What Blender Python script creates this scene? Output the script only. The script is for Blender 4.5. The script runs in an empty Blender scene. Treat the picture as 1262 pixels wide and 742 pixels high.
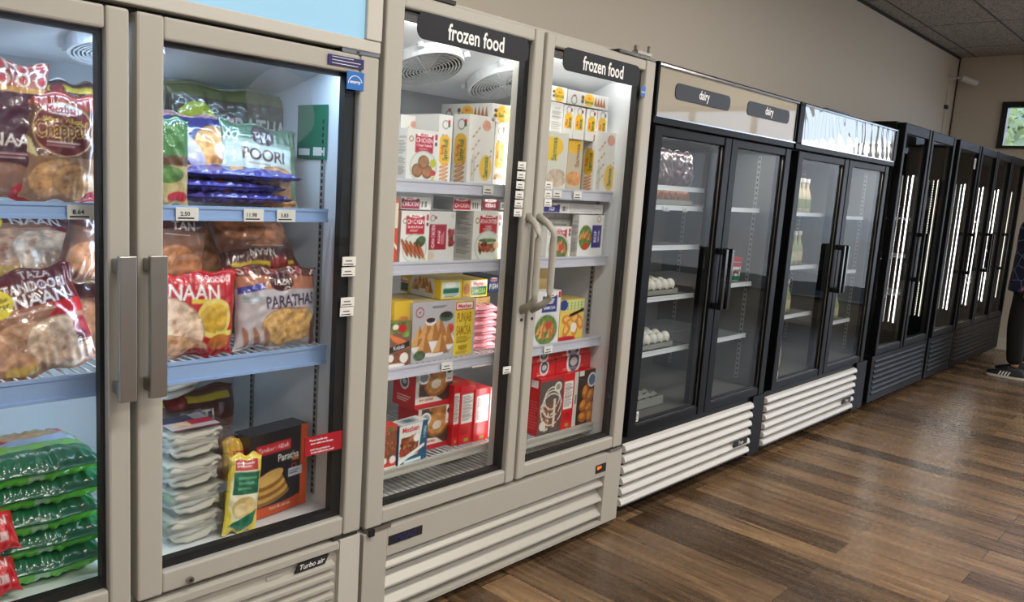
import bpy, math, random
import numpy as np
from mathutils import Matrix, Vector
SC = bpy.context.scene
COL = SC.collection
R = math.radians

# ------------------------------------------------------------------ camera
CAMZ = 1.47; CY = -1.88; FPX = 980.19
YAW, PITCH, ROLL = 0.744333, 0.147768, -0.068053
def cam_axes():
    f = np.array([math.cos(YAW)*math.cos(PITCH), math.sin(YAW)*math.cos(PITCH), -math.sin(PITCH)])
    r = np.array([math.sin(YAW), -math.cos(YAW), 0.0]); d = np.cross(f, r)
    c, s = math.cos(ROLL), math.sin(ROLL)
    return np.array([c*r+s*d, -s*r+c*d, f])
AX = cam_axes()
cam = bpy.data.objects.new('camera', bpy.data.cameras.new('camera')); COL.objects.link(cam)
m = Matrix.Identity(4)
for i in range(3):
    m[i][0] = AX[0][i]; m[i][1] = -AX[1][i]; m[i][2] = -AX[2][i]
m[0][3], m[1][3], m[2][3] = 0.0, CY, CAMZ
cam.matrix_world = m
cam.data.sensor_width = 36; cam.data.lens = FPX/1262*36; cam.data.clip_start = .05
SC.camera = cam
def U(px, py, y):            # where the line of sight of a photo pixel meets the upright plane y
    d = AX.T @ np.array([(px-631)/FPX, (py-371)/FPX, 1.0]); q = d*((y-CY)/d[1])
    return float(q[0]), float(q[2]+CAMZ)
def XP(px, py, x):           # ... and the upright plane x
    d = AX.T @ np.array([(px-631)/FPX, (py-371)/FPX, 1.0]); q = d*(x/d[0])
    return float(q[1]+CY), float(q[2]+CAMZ)

# ------------------------------------------------------------------ light and exposure
W = bpy.data.worlds.new('daylight'); SC.world = W; W.use_nodes = True
wn = W.node_tree.nodes; wl = W.node_tree.links
bgn = wn['Background']; tc = wn.new('ShaderNodeTexCoord'); sp = wn.new('ShaderNodeSeparateXYZ'); cr = wn.new('ShaderNodeValToRGB')
wl.new(tc.outputs['Generated'], sp.inputs[0]); wl.new(sp.outputs['Z'], cr.inputs[0]); wl.new(cr.outputs[0], bgn.inputs['Color'])
cr.color_ramp.elements[0].position = 0.0; cr.color_ramp.elements[0].color = (.72, .83, 1, 1)
cr.color_ramp.elements[1].position = .6; cr.color_ramp.elements[1].color = (.30, .50, .92, 1)
bgn.inputs['Strength'].default_value = 1.7
SC.view_settings.view_transform = 'Standard'; SC.view_settings.look = 'None'
SC.view_settings.exposure = 0.33; SC.view_settings.gamma = 1.0; SC.view_settings.use_curve_mapping = False
SC.cycles.use_denoising = True
SC.cycles.max_bounces = 10; SC.cycles.transparent_max_bounces = 24; SC.cycles.glossy_bounces = 5
SC.cycles.sample_clamp_indirect = 4.0
SC.cycles.caustics_reflective = False; SC.cycles.caustics_refractive = False
def area(name, loc, direction, sx, sy, power, color=(1, 1, 1), parent=None):
    l = bpy.data.lights.new(name, 'AREA'); l.shape = 'RECTANGLE'; l.size = sx; l.size_y = sy
    l.energy = power; l.color = color
    o = bpy.data.objects.new(name, l); COL.objects.link(o)
    o.location = loc; o.rotation_euler = Vector(direction).to_track_quat('-Z', 'Y').to_euler()
    if parent: o.parent = parent
    return o
# daylight through the shop front (front wall) and through the end wall's glazing
area('shop_front_daylight', (1.5, -6.9, 1.7), (0, 1, -.05), 3.4, 2.2, 10, (.93, .96, 1))
area('shop_front_daylight', (6.8, -6.9, 1.7), (0, 1, -.05), 3.4, 2.2, 10, (.93, .96, 1))
area('end_window_daylight', (10.04, -3.1, 1.35), (-1, .12, -.1), 3.2, 1.8, 40, (.88, .94, 1))

# ------------------------------------------------------------------ materials
def lin(c):
    return tuple((x/12.92 if x <= .04045 else ((x+.055)/1.055)**2.4) for x in c)
def C(r, g, b): return lin((r/255, g/255, b/255))
MATS = {}
def mat(name, col, rough=.5, metal=0, spec=.5, coat=0, emit=None, estr=0, bump=0, bscale=40, alpha=1):
    m = bpy.data.materials.new(name); m.use_nodes = True; MATS[name] = m
    nt = m.node_tree; b = nt.nodes['Principled BSDF']
    b.inputs['Base Color'].default_value = (*col, 1); b.inputs['Roughness'].default_value = rough
    b.inputs['Metallic'].default_value = metal; b.inputs['Specular IOR Level'].default_value = spec
    b.inputs['Coat Weight'].default_value = coat; b.inputs['Coat Roughness'].default_value = .05
    b.inputs['Alpha'].default_value = alpha
    if emit: b.inputs['Emission Color'].default_value = (*emit, 1); b.inputs['Emission Strength'].default_value = estr
    t = nt.nodes.new('ShaderNodeTexCoord'); n = nt.nodes.new('ShaderNodeTexNoise')
    n.inputs['Scale'].default_value = bscale; n.inputs['Detail'].default_value = 4
    nt.links.new(t.outputs['Object'], n.inputs['Vector'])
    if bump:
        bp = nt.nodes.new('ShaderNodeBump'); bp.inputs['Strength'].default_value = bump; bp.inputs['Distance'].default_value = .01
        nt.links.new(n.outputs['Fac'], bp.inputs['Height']); nt.links.new(bp.outputs[0], b.inputs['Normal'])
    else:
        mr = nt.nodes.new('ShaderNodeMapRange'); mr.inputs['To Min'].default_value = max(0, rough-.04); mr.inputs['To Max'].default_value = min(1, rough+.04)
        nt.links.new(n.outputs['Fac'], mr.inputs['Value']); nt.links.new(mr.outputs[0], b.inputs['Roughness'])
    return m
cream = mat('cream_paint', C(176, 173, 164), .35, spec=.5)
cream2 = mat('off_white_paint', C(196, 194, 186), .38)
seam = mat('dark_seam', C(45, 44, 42), .6)
white_in = mat('white_liner', C(222, 226, 230), .4)
grey_in = mat('grey_liner', C(104, 103, 98), .5)
black = mat('black_paint', C(7, 8, 11), .42, spec=.16)
blackg = mat('black_gloss', C(14, 15, 18), .18)
gasket = mat('black_rubber', C(16, 16, 18), .55)
steel = mat('brushed_steel', C(168, 166, 160), .32, 1)
chrome = mat('chrome', C(190, 190, 190), .18, 1)
plastic_h = mat('grey_plastic', C(165, 162, 152), .4)
wire = mat('white_wire', C(225, 228, 230), .35)
darkwire = mat('grey_wire', C(150, 150, 148), .4)
rail_b = mat('clear_blue_rail', C(150, 180, 225), .2)
rail_w = mat('clear_grey_rail', C(190, 192, 205), .2)
paper = mat('white_paper', C(226, 226, 220), .6)
ink = mat('black_ink', C(25, 25, 28), .6)
inkgrey = mat('grey_ink', C(110, 110, 112), .6)
signblk = mat('sign_charcoal', C(30, 32, 38), .5, spec=.3)
signgry = mat('sign_slate', C(58, 64, 72), .5, spec=.3)
white_t = mat('white_print', C(240, 240, 240), .4, emit=None)
red_t = mat('red_print', C(168, 25, 40), .35)
blue_t = mat('blue_print', C(40, 110, 190), .35)
navy_t = mat('navy_print', C(44, 40, 96), .35)
green_t = mat('green_print', C(30, 110, 80), .4)
orange_t = mat('orange_print', C(230, 120, 40), .5, emit=C(255, 110, 30), estr=.6)
led = mat('led_lamp', (1, 1, 1), .4, emit=(1, .98, .92), estr=10)
led_in = mat('led_lamp_soft', (1, 1, 1), .4, emit=(1, .98, .94), estr=4.5)
led_refl = mat('led_reflection_glow', C(200, 196, 170), .4, emit=(1, .95, .78), estr=1.6)  # dim glow that stands in for reflected LEDs
glow_panel = mat('glowing_blue_panel', C(110, 140, 158), .3, emit=C(160, 212, 240), estr=.50)  # header face that emits pale blue
louver = mat('pale_louver', C(205, 203, 198), .35, bump=.15, bscale=200)
wallm = mat('wall_paint', C(212, 203, 188), .75, bump=.05, bscale=60)
basem = mat('baseboard_paint', C(215, 210, 200), .5)
diffuser = mat('fill_diffuser', C(240, 236, 226), .6, emit=(1, .93, .84), estr=2.0)  # glowing face of the added ceiling fill panels
header_m = mat('glossy_header', C(172, 166, 153), .03, spec=.8, coat=.0)
eggw = mat('white_eggshell', C(230, 226, 214), .5); eggb = mat('brown_eggshell', C(176, 118, 78), .5)
pulp = mat('pulp_tray', C(140, 140, 132), .9, bump=.3, bscale=150)

def glass_mat(name, tint, refl=1.0, rough=0.0, extra=.0):
    m = bpy.data.materials.new(name); m.use_nodes = True; nt = m.node_tree; nt.nodes.clear()
    o = nt.nodes.new('ShaderNodeOutputMaterial'); mx = nt.nodes.new('ShaderNodeMixShader')
    t = nt.nodes.new('ShaderNodeBsdfTransparent'); g = nt.nodes.new('ShaderNodeBsdfGlossy'); f = nt.nodes.new('ShaderNodeFresnel')
    mu = nt.nodes.new('ShaderNodeMath'); mu.operation = 'MULTIPLY_ADD'; mu.inputs[1].default_value = refl; mu.inputs[2].default_value = extra
    f.inputs['IOR'].default_value = 1.45; t.inputs['Color'].default_value = (*tint, 1); g.inputs['Roughness'].default_value = rough
    n = nt.nodes.new('ShaderNodeTexNoise'); n.inputs['Scale'].default_value = 1.5; tcn = nt.nodes.new('ShaderNodeTexCoord')
    bp = nt.nodes.new('ShaderNodeBump'); bp.inputs['Strength'].default_value = .03; bp.inputs['Distance'].default_value = .05
    nt.links.new(tcn.outputs['Object'], n.inputs['Vector']); nt.links.new(n.outputs['Fac'], bp.inputs['Height']); nt.links.new(bp.outputs[0], g.inputs['Normal'])
    ge = nt.nodes.new('ShaderNodeNewGeometry'); inv = nt.nodes.new('ShaderNodeMath'); inv.operation = 'SUBTRACT'; inv.inputs[0].default_value = 1
    fr2 = nt.nodes.new('ShaderNodeMath'); fr2.operation = 'MULTIPLY'          # one reflection per pane, on its outer face
    nt.links.new(ge.outputs['Backfacing'], inv.inputs[1]); nt.links.new(f.outputs[0], mu.inputs[0]); nt.links.new(mu.outputs[0], fr2.inputs[0]); nt.links.new(inv.outputs[0], fr2.inputs[1]); nt.links.new(fr2.outputs[0], mx.inputs[0])
    nt.links.new(t.outputs[0], mx.inputs[1]); nt.links.new(g.outputs[0], mx.inputs[2]); nt.links.new(mx.outputs[0], o.inputs[0])
    return m
glass = glass_mat('door_glass', (.97, .98, .98), .55)
glass_d = glass_mat('tinted_door_glass', (.88, .90, .91), .38)
win_glass = glass_mat('window_glass', (.98, .99, 1), .6); win_tint = glass_mat('tinted_window_glass', (.5, .54, .58), .6)
frost = glass_mat('fogged_glass', (.93, .94, .96), 1.0, .6, .05)
clear_pl = glass_mat('clear_plastic', (.93, .94, .95), 1.6, .10, .10)

def print_mat(name, rough, coat, bump, bscale, spec=.5):
    m = mat(name, (1, 1, 1), rough, coat=coat, bump=bump, bscale=bscale, spec=spec)
    a = m.node_tree.nodes.new('ShaderNodeAttribute'); a.attribute_name = 'Col'
    m.node_tree.links.new(a.outputs['Color'], m.node_tree.nodes['Principled BSDF'].inputs['Base Color'])
    return m
card = print_mat('printed_card', .35, .35, .0, 40)
film = print_mat('printed_film', .3, .8, .35, 38)
leafm = print_mat('hazed_leaf_colour', .6, 0, 0, 10)  # its leaf tints have haze and daylight mixed in

def floor_mat():
    m = mat('plank_floor', (1, 1, 1), .27, bump=.0, spec=.6); nt = m.node_tree; b = nt.nodes['Principled BSDF']
    t = nt.nodes.new('ShaderNodeTexCoord'); mp = nt.nodes.new('ShaderNodeMapping'); mp.inputs['Rotation'].default_value = (0, 0, R(90))
    br = nt.nodes.new('ShaderNodeTexBrick'); br.offset = .37; br.offset_frequency = 2
    br.inputs['Scale'].default_value = 1; br.inputs['Brick Width'].default_value = 1.22; br.inputs['Row Height'].default_value = .152
    br.inputs['Mortar Size'].default_value = .0012; br.inputs['Bias'].default_value = 0
    br.inputs['Color1'].default_value = (0, 0, 0, 1); br.inputs['Color2'].default_value = (1, 1, 1, 1); br.inputs['Mortar'].default_value = (0, 0, 0, 1)
    nt.links.new(t.outputs['Object'], mp.inputs[0]); nt.links.new(mp.outputs[0], br.inputs['Vector'])
    # grain stretched along the plank (world y)
    mp2 = nt.nodes.new('ShaderNodeMapping'); mp2.inputs['Scale'].default_value = (46, 2.2, 1)
    add = nt.nodes.new('ShaderNodeVectorMath'); add.operation = 'ADD'
    sc = nt.nodes.new('ShaderNodeVectorMath'); sc.operation = 'SCALE'; sc.inputs['Scale'].default_value = 17
    nt.links.new(br.outputs['Color'], sc.inputs[0]); nt.links.new(t.outputs['Object'], mp2.inputs[0])
    nt.links.new(mp2.outputs[0], add.inputs[0]); nt.links.new(sc.outputs[0], add.inputs[1])
    n = nt.nodes.new('ShaderNodeTexNoise'); n.inputs['Scale'].default_value = 1; n.inputs['Detail'].default_value = 7; n.inputs['Roughness'].default_value = .68; n.inputs['Distortion'].default_value = .6
    nt.links.new(add.outputs[0], n.inputs['Vector'])
    r1 = nt.nodes.new('ShaderNodeValToRGB'); e = r1.color_ramp.elements
    e[0].position = .30; e[0].color = (*C(80, 67, 56), 1); e[1].position = .70; e[1].color = (*C(186, 158, 124), 1)
    mid = e.new(.5); mid.color = (*C(136, 113, 90), 1)
    nt.links.new(n.outputs['Fac'], r1.inputs[0])
    r2 = nt.nodes.new('ShaderNodeValToRGB'); e = r2.color_ramp.elements
    e[0].position = 0; e[0].color = (*C(138, 132, 128), 1); e[1].position = 1; e[1].color = (1, .91, .78, 1)
    nt.links.new(br.outputs['Color'], r2.inputs[0])
    mx = nt.nodes.new('ShaderNodeMix'); mx.data_type = 'RGBA'; mx.blend_type = 'MULTIPLY'; mx.inputs[0].default_value = 1
    nt.links.new(r1.outputs[0], mx.inputs[6]); nt.links.new(r2.outputs[0], mx.inputs[7])
    mo = nt.nodes.new('ShaderNodeMix'); mo.data_type = 'RGBA'; mo.inputs[7].default_value = (*C(30, 24, 20), 1)
    nt.links.new(br.outputs['Fac'], mo.inputs[0]); nt.links.new(mx.outputs[2], mo.inputs[6]); nt.links.new(mo.outputs[2], b.inputs['Base Color'])
    bp = nt.nodes.new('ShaderNodeBump'); bp.inputs['Strength'].default_value = .12; bp.inputs['Distance'].default_value = .004
    nt.links.new(n.outputs['Fac'], bp.inputs['Height']); nt.links.new(bp.outputs[0], b.inputs['Normal'])
    return m
def ceil_mat():
    m = mat('ceiling_tile', (1, 1, 1), .85); nt = m.node_tree; b = nt.nodes['Principled BSDF']
    t = nt.nodes.new('ShaderNodeTexCoord'); mp = nt.nodes.new('ShaderNodeMapping'); mp.inputs['Location'].default_value = (.06, -.1+.60, 0)
    br = nt.nodes.new('ShaderNodeTexBrick'); br.offset = 0; br.inputs['Scale'].default_value = 1
    br.inputs['Brick Width'].default_value = 1.2; br.inputs['Row Height'].default_value = .6; br.inputs['Mortar Size'].default_value = .011
    br.inputs['Color1'].default_value = (0, 0, 0, 1); br.inputs['Color2'].default_value = (0, 0, 0, 1); br.inputs['Mortar'].default_value = (1, 1, 1, 1)
    nt.links.new(t.outputs['Object'], mp.inputs[0]); nt.links.new(mp.outputs[0], br.inputs['Vector'])
    n = nt.nodes.new('ShaderNodeTexNoise'); n.inputs['Scale'].default_value = 70; n.inputs['Detail'].default_value = 5
    nt.links.new(t.outputs['Object'], n.inputs['Vector'])
    r = nt.nodes.new('ShaderNodeValToRGB'); e = r.color_ramp.elements
    e[0].position = .36; e[0].color = (*C(120, 115, 110), 1); e[1].position = .6; e[1].color = (*C(188, 182, 176), 1)
    nt.links.new(n.outputs['Fac'], r.inputs[0])
    mo = nt.nodes.new('ShaderNodeMix'); mo.data_type = 'RGBA'; mo.inputs[7].default_value = (*C(95, 90, 88), 1)
    nt.links.new(br.outputs['Fac'], mo.inputs[0]); nt.links.new(r.outputs[0], mo.inputs[6]); nt.links.new(mo.outputs[2], b.inputs['Base Color'])
    return m
def wavy_header():
    m = mat('rippled_gloss_header', C(200, 205, 205), .02, spec=1.0); nt = m.node_tree; b = nt.nodes['Principled BSDF']
    b.inputs['Metallic'].default_value = .55
    t = nt.nodes.new('ShaderNodeTexCoord'); n = nt.nodes.new('ShaderNodeTexWave'); n.inputs['Scale'].default_value = 3.0; n.wave_type = 'RINGS'; n.rings_direction = 'Y'
    n.inputs['Distortion'].default_value = 9; n.inputs['Detail'].default_value = 1.5; n.inputs['Detail Scale'].default_value = .9
    bp = nt.nodes.new('ShaderNodeBump'); bp.inputs['Strength'].default_value = .07; bp.inputs['Distance'].default_value = .02
    nt.links.new(t.outputs['Object'], n.inputs['Vector']); nt.links.new(n.outputs['Fac'], bp.inputs['Height']); nt.links.new(bp.outputs[0], b.inputs['Normal'])
    return m

# ------------------------------------------------------------------ mesh helpers
def tag(o, label=None, cat=None, group=None, kind=None):
    if label: o['label'] = label
    if cat: o['category'] = cat
    if group: o['group'] = group
    if kind: o['kind'] = kind
    return o
def empty(name, loc=(0, 0, 0), rz=0):
    o = bpy.data.objects.new(name, None); COL.objects.link(o); o.empty_display_size = .1
    o.location = loc; o.rotation_euler = (0, 0, rz); return o
_tx = {}
def text_tris(s):
    """Outline of a word as 2-D triangles; capitals about .7 high."""
    if s not in _tx:
        cu = bpy.data.curves.new('t', 'FONT'); cu.body = s; cu.align_x = 'CENTER'; cu.align_y = 'CENTER'; cu.resolution_u = 3; cu.offset = .02
        o = bpy.data.objects.new('t', cu); COL.objects.link(o)
        me = bpy.data.meshes.new_from_object(o.evaluated_get(bpy.context.evaluated_depsgraph_get()))
        me.calc_loop_triangles()
        v = np.array([p.co[:2] for p in me.vertices]).reshape(-1, 2); t = np.array([tuple(x.vertices) for x in me.loop_triangles]).reshape(-1, 3)
        v = v - (v.max(0)+v.min(0))/2
        _tx[s] = (v, t); COL.objects.unlink(o); bpy.data.objects.remove(o); bpy.data.curves.remove(cu); bpy.data.meshes.remove(me)
    return _tx[s]
class MB:
    def __init__(s): s.v = []; s.f = []; s.m = []; s.mats = []; s.c = {}
    def mi(s, m):
        if m not in s.mats: s.mats.append(m)
        return s.mats.index(m)
    def face(s, pts, m):
        k = len(s.v); s.v += [tuple(map(float, p)) for p in pts]; s.f.append(tuple(range(k, k+len(pts)))); s.m.append(s.mi(m)); return s
    def raw(s, pts, faces, m):
        k = len(s.v); s.v += [tuple(map(float, p)) for p in pts]; i = s.mi(m)
        for f in faces: s.f.append(tuple(k+a for a in f)); s.m.append(i)
        return s
    def box(s, x0, x1, y0, y1, z0, z1, m):
        return s.raw([(x0,y0,z0),(x1,y0,z0),(x1,y1,z0),(x0,y1,z0),(x0,y0,z1),(x1,y0,z1),(x1,y1,z1),(x0,y1,z1)],
                     [(0,3,2,1),(4,5,6,7),(0,1,5,4),(1,2,6,5),(2,3,7,6),(3,0,4,7)], m)
    def prism(s, prof, axis, a0, a1, m):
        """prof: 2-D loop; axis 'x': (y,z) loop; 'y': (x,z) loop; 'z': (x,y) loop"""
        def P(p, a): return (a, p[0], p[1]) if axis == 'x' else ((p[0], a, p[1]) if axis == 'y' else (p[0], p[1], a))
        n = len(prof); pts = [P(p, a0) for p in prof]+[P(p, a1) for p in prof]
        return s.raw(pts, [tuple(range(n))[::-1], tuple(range(n, 2*n))]+[(i, (i+1) % n, n+(i+1) % n, n+i) for i in range(n)], m)
    def tube(s, path, r, m, n=8, rs=None):
        path = [Vector(p) for p in path]; rings = []
        for i, p in enumerate(path):
            d = (path[min(i+1, len(path)-1)]-path[max(i-1, 0)]).normalized()
            a = d.cross(Vector((0, 0, 1)) if abs(d.z) < .9 else Vector((1, 0, 0))).normalized(); b = d.cross(a)
            rr = rs[i] if rs else r
            rings.append([p+(a*math.cos(2*math.pi*k/n)+b*math.sin(2*math.pi*k/n))*rr for k in range(n)])
        pts = [q for g in rings for q in g]; fs = []
        for i in range(len(path)-1):
            for k in range(n): fs.append((i*n+k, i*n+(k+1) % n, (i+1)*n+(k+1) % n, (i+1)*n+k))
        fs += [tuple(range(n))[::-1], tuple(range(len(pts)-n, len(pts)))]
        return s.raw(pts, fs, m)
    def lathe(s, prof, m, n=20, loc=(0, 0, 0)):
        pts = []; fs = []
        for r, z in prof:
            for k in range(n): a = 2*math.pi*k/n; pts.append((loc[0]+r*math.cos(a), loc[1]+r*math.sin(a), loc[2]+z))
        for i in range(len(prof)-1):
            for k in range(n): fs.append((i*n+k, i*n+(k+1) % n, (i+1)*n+(k+1) % n, (i+1)*n+k))
        fs += [tuple(range(n))[::-1], tuple(range(len(pts)-n, len(pts)))]
        return s.raw(pts, fs, m)
    def text(s, t, o, h, m, xd=(1, 0, 0), ud=(0, 0, 1), sx=1.0, off=.0):
        v, tr = text_tris(t); o = np.array(o, float); xd = np.array(xd, float); ud = np.array(ud, float); k = h/.7
        nrm = np.cross(xd, ud); o = o+nrm*off
        return s.raw([o+xd*(p[0]*k*sx)+ud*(p[1]*k) for p in v], [tuple(map(int, q)) for q in tr], m)
    def grid(s, cols, P, m):
        """cols[nj][ni] colours at vertices, P same-shape positions"""
        nj, ni = P.shape[:2]; k = len(s.v)
        s.v += [tuple(p) for p in P.reshape(-1, 3).tolist()]
        for i, c in enumerate(cols.reshape(-1, 3)): s.c[k+i] = c
        idx = s.mi(m)
        for j in range(nj-1):
            for i in range(ni-1):
                a = k+j*ni+i; s.f.append((a, a+1, a+ni+1, a+ni)); s.m.append(idx)
        return s
    def build(s, name, parent=None, smooth=False, bevel=0, loc=None):
        me = bpy.data.meshes.new(name); me.from_pydata(s.v, [], s.f)
        for m_ in s.mats: me.materials.append(m_)
        me.polygons.foreach_set('material_index', s.m)
        if smooth: me.polygons.foreach_set('use_smooth', [True]*len(s.f))
        if s.c:
            a = me.color_attributes.new('Col', 'FLOAT_COLOR', 'POINT'); arr = np.ones((len(s.v), 4), np.float32)
            ks = np.array(list(s.c.keys())); arr[ks, :3] = np.array(list(s.c.values())); a.data.foreach_set('color', arr.ravel())
        me.update(); o = bpy.data.objects.new(name, me); COL.objects.link(o)
        if parent: o.parent = parent
        if loc: o.location = loc
        if bevel:
            b = o.modifiers.new('b', 'BEVEL'); b.width = bevel; b.segments = 2; b.limit_method = 'ANGLE'
        return o
def copy_tree(o, parent=None):
    c = o.copy(); COL.objects.link(c)
    if parent: c.parent = parent
    for ch in list(o.children):
        if ch.parent == o: copy_tree(ch, c)
    return c

# ------------------------------------------------------------------ printed artwork
class Canvas:
    """Artwork printed on a pack, painted in metres from the lower left corner."""
    def __init__(s, w, h, bg=(255, 255, 255), res=.0027):
        s.w, s.h = w, h; s.nx = max(3, int(round(w/res))+1); s.ny = max(3, int(round(h/res))+1); s.S = 2
        s.X, s.Y = np.meshgrid((np.arange(s.nx*2)+.5)/(s.nx*2)*w, (np.arange(s.ny*2)+.5)/(s.ny*2)*h)
        s.a = np.zeros((s.ny*2, s.nx*2, 3)); s.a[:] = np.array(bg)/255.0; s.rng = np.random.default_rng(int(w*1000+h*7000)); s.nz = np.zeros(s.X.shape)
        for cell, am in ((.03, .4), (.012, .7), (.005, .35)):      # blotchy texture of baked food
            gx, gy = int(w/cell)+3, int(h/cell)+3; g = s.rng.random((gy, gx))-.5; fx = s.X/cell; fy = s.Y/cell; i = fx.astype(int); j = fy.astype(int); fx = fx-i; fy = fy-j
            s.nz += am*(g[j, i]*(1-fx)*(1-fy)+g[j, i+1]*fx*(1-fy)+g[j+1, i]*(1-fx)*fy+g[j+1, i+1]*fx*fy)
    def put(s, mask, c, var=0):
        c = np.array(c)/255.0; n = s.X[mask].shape[0]
        k = 1+var*1.6*s.nz[mask][:, None] if var else 1
        s.a[mask] = np.clip(c*k, 0, 1); return s
    def rect(s, x0, y0, x1, y1, c, var=0):
        return s.put((s.X >= x0*s.w) & (s.X <= x1*s.w) & (s.Y >= y0*s.h) & (s.Y <= y1*s.h), c, var)
    def ell(s, x, y, rx, ry, c, ang=0, var=0):      # centre in fractions, radii as fraction of the width
        a = R(ang); dx = s.X-x*s.w; dy = s.Y-y*s.h; u = dx*math.cos(a)+dy*math.sin(a); v = -dx*math.sin(a)+dy*math.cos(a)
        return s.put((u/(rx*s.w))**2+(v/(ry*s.w))**2 <= 1, c, var)
    def ring(s, x, y, r0, r1, c, var=0):
        d = np.hypot(s.X-x*s.w, s.Y-y*s.h)/s.w; return s.put((d > r0) & (d < r1), c, var)
    def poly(s, pts, c, var=0):
        ins = np.zeros(s.X.shape, bool); p = [(a*s.w, b*s.h) for a, b in pts]
        for i in range(len(p)):
            (x0, y0), (x1, y1) = p[i], p[i-1]
            if y0 == y1: continue
            cnd = ((y0 > s.Y) != (y1 > s.Y)) & (s.X < (x1-x0)*(s.Y-y0)/(y1-y0)+x0); ins ^= cnd
        return s.put(ins, c, var)
    def text(s, t, x, y, h, c, ang=0, sx=1.0, maxw=None):   # h fraction of height
        v, tr = text_tris(t); k = h*s.h/.7; kx = k*sx
        if maxw: kx = min(kx, maxw*(s.h if abs(ang) in (90, 270) else s.w)/max(1e-6, (v[:, 0].max()-v[:, 0].min())))
        a = R(ang); ca, sa = math.cos(a), math.sin(a)
        px = x*s.w+v[:, 0]*kx*ca-v[:, 1]*k*sa; py = y*s.h+v[:, 0]*kx*sa+v[:, 1]*k*ca
        gx, gy = s.w/(s.nx*2), s.h/(s.ny*2); mk = np.zeros(s.X.shape, bool)
        for A, B, D in tr:
            xs = px[[A, B, D]]; ys = py[[A, B, D]]
            i0 = max(0, int(xs.min()/gx)-1); i1 = min(s.nx*2, int(xs.max()/gx)+2); j0 = max(0, int(ys.min()/gy)-1); j1 = min(s.ny*2, int(ys.max()/gy)+2)
            if i1 <= i0 or j1 <= j0: continue
            X = s.X[j0:j1, i0:i1]; Y = s.Y[j0:j1, i0:i1]
            e = [(xs[(q+1) % 3]-xs[q])*(Y-ys[q])-(ys[(q+1) % 3]-ys[q])*(X-xs[q]) for q in range(3)]
            mk[j0:j1, i0:i1] |= ((e[0] >= 0) & (e[1] >= 0) & (e[2] >= 0)) | ((e[0] <= 0) & (e[1] <= 0) & (e[2] <= 0))
        return s.put(mk, c)
    def lines(s, x0, y0, x1, y1, n, c, vertical=False):     # small print, too small to read
        for i in range(n):
            f = (i+.5)/n
            if vertical: s.rect(x0+(x1-x0)*(f-.22/n), y0, x0+(x1-x0)*(f+.22/n), y0+(y1-y0)*(.7+.3*((i*7) % 5)/4), c)
            else: s.rect(x0, y0+(y1-y0)*(f-.22/n), x0+(x1-x0)*(.7+.3*((i*7) % 5)/4), y0+(y1-y0)*(f+.22/n), c)
        return s
    def cols(s):
        a = s.a.reshape(s.ny, 2, s.nx, 2, 3).mean((1, 3)); return np.where(a <= .04045, a/12.92, ((a+.055)/1.055)**2.4)
RED = (190, 28, 42); WHT = (236, 236, 232)
# foods on the packs
def patties(c, x, y, r):
    for dx, dy in ((-.55, -.25), (.35, -.3), (0, .35)):
        c.ell(x+dx*r, y+dy*r*c.w/c.h, r*.52, r*.5, (128, 84, 48), var=.22); c.ell(x+dx*r, y+dy*r*c.w/c.h+.01, r*.4, r*.36, (160, 112, 66), var=.22)
def sausages(c, x, y, r, n=5, ang=-62):
    for i in range(n):
        c.ell(x+(i-(n-1)/2)*r*.42, y+(n/2-i)*.02, r*.78, r*.17, (120, 52, 28), ang, .12); c.ell(x+(i-(n-1)/2)*r*.42-.005, y+(n/2-i)*.02+.004, r*.66, r*.1, (186, 98, 56), ang, .12)
def samosas(c, x, y, r, n=7):
    pos = [(-.75, .1), (.7, .05), (-.35, .38), (.3, .42), (0, .25), (-.45, -.2), (.4, -.25)][:n]
    for dx, dy in pos:
        cx, cy = x+dx*r, y+dy*r*c.w/c.h; k = r*.42; q = k*c.w/c.h
        c.poly([(cx-k, cy-q*.7), (cx+k, cy-q*.75), (cx+k*.1, cy+q*1.25)], (170, 112, 58), .1)
        c.poly([(cx-k, cy-q*.7), (cx-k*.1, cy-q*.6), (cx+k*.1, cy+q*1.25)], (212, 160, 96), .08)
def rolls(c, x, y, r):
    for i in range(5): c.ell(x, y+(i-2)*r*.5*c.w/c.h, r*.8, r*.2, (206, 146, 92), 20, .12); c.ell(x-.02, y+(i-2)*r*.5*c.w/c.h+.004, r*.5, r*.07, (236, 190, 140), 20)
def meatmix(c, x0, y0, x1, y1, n=60, pal=((112, 60, 36), (150, 84, 48), (190, 120, 74), (84, 46, 30), (170, 60, 40))):
    c.rect(x0, y0, x1, y1, (120, 74, 50), .2)
    for i in range(n):
        c.ell(x0+(x1-x0)*c.rng.random(), y0+(y1-y0)*c.rng.random(), .035+.05*c.rng.random(), .03+.03*c.rng.random(), pal[i % len(pal)], 180*c.rng.random(), .1)
def mez(c, x, y, w, h, col=RED):
    c.ell(x, y, w/2, h/2*c.h/c.w, WHT); c.rect(x-w/2, y-h*.35, x+w/2, y+h*.35, WHT); c.text('Mezban', x, y, h*.55, col, maxw=w*.92)
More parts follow.
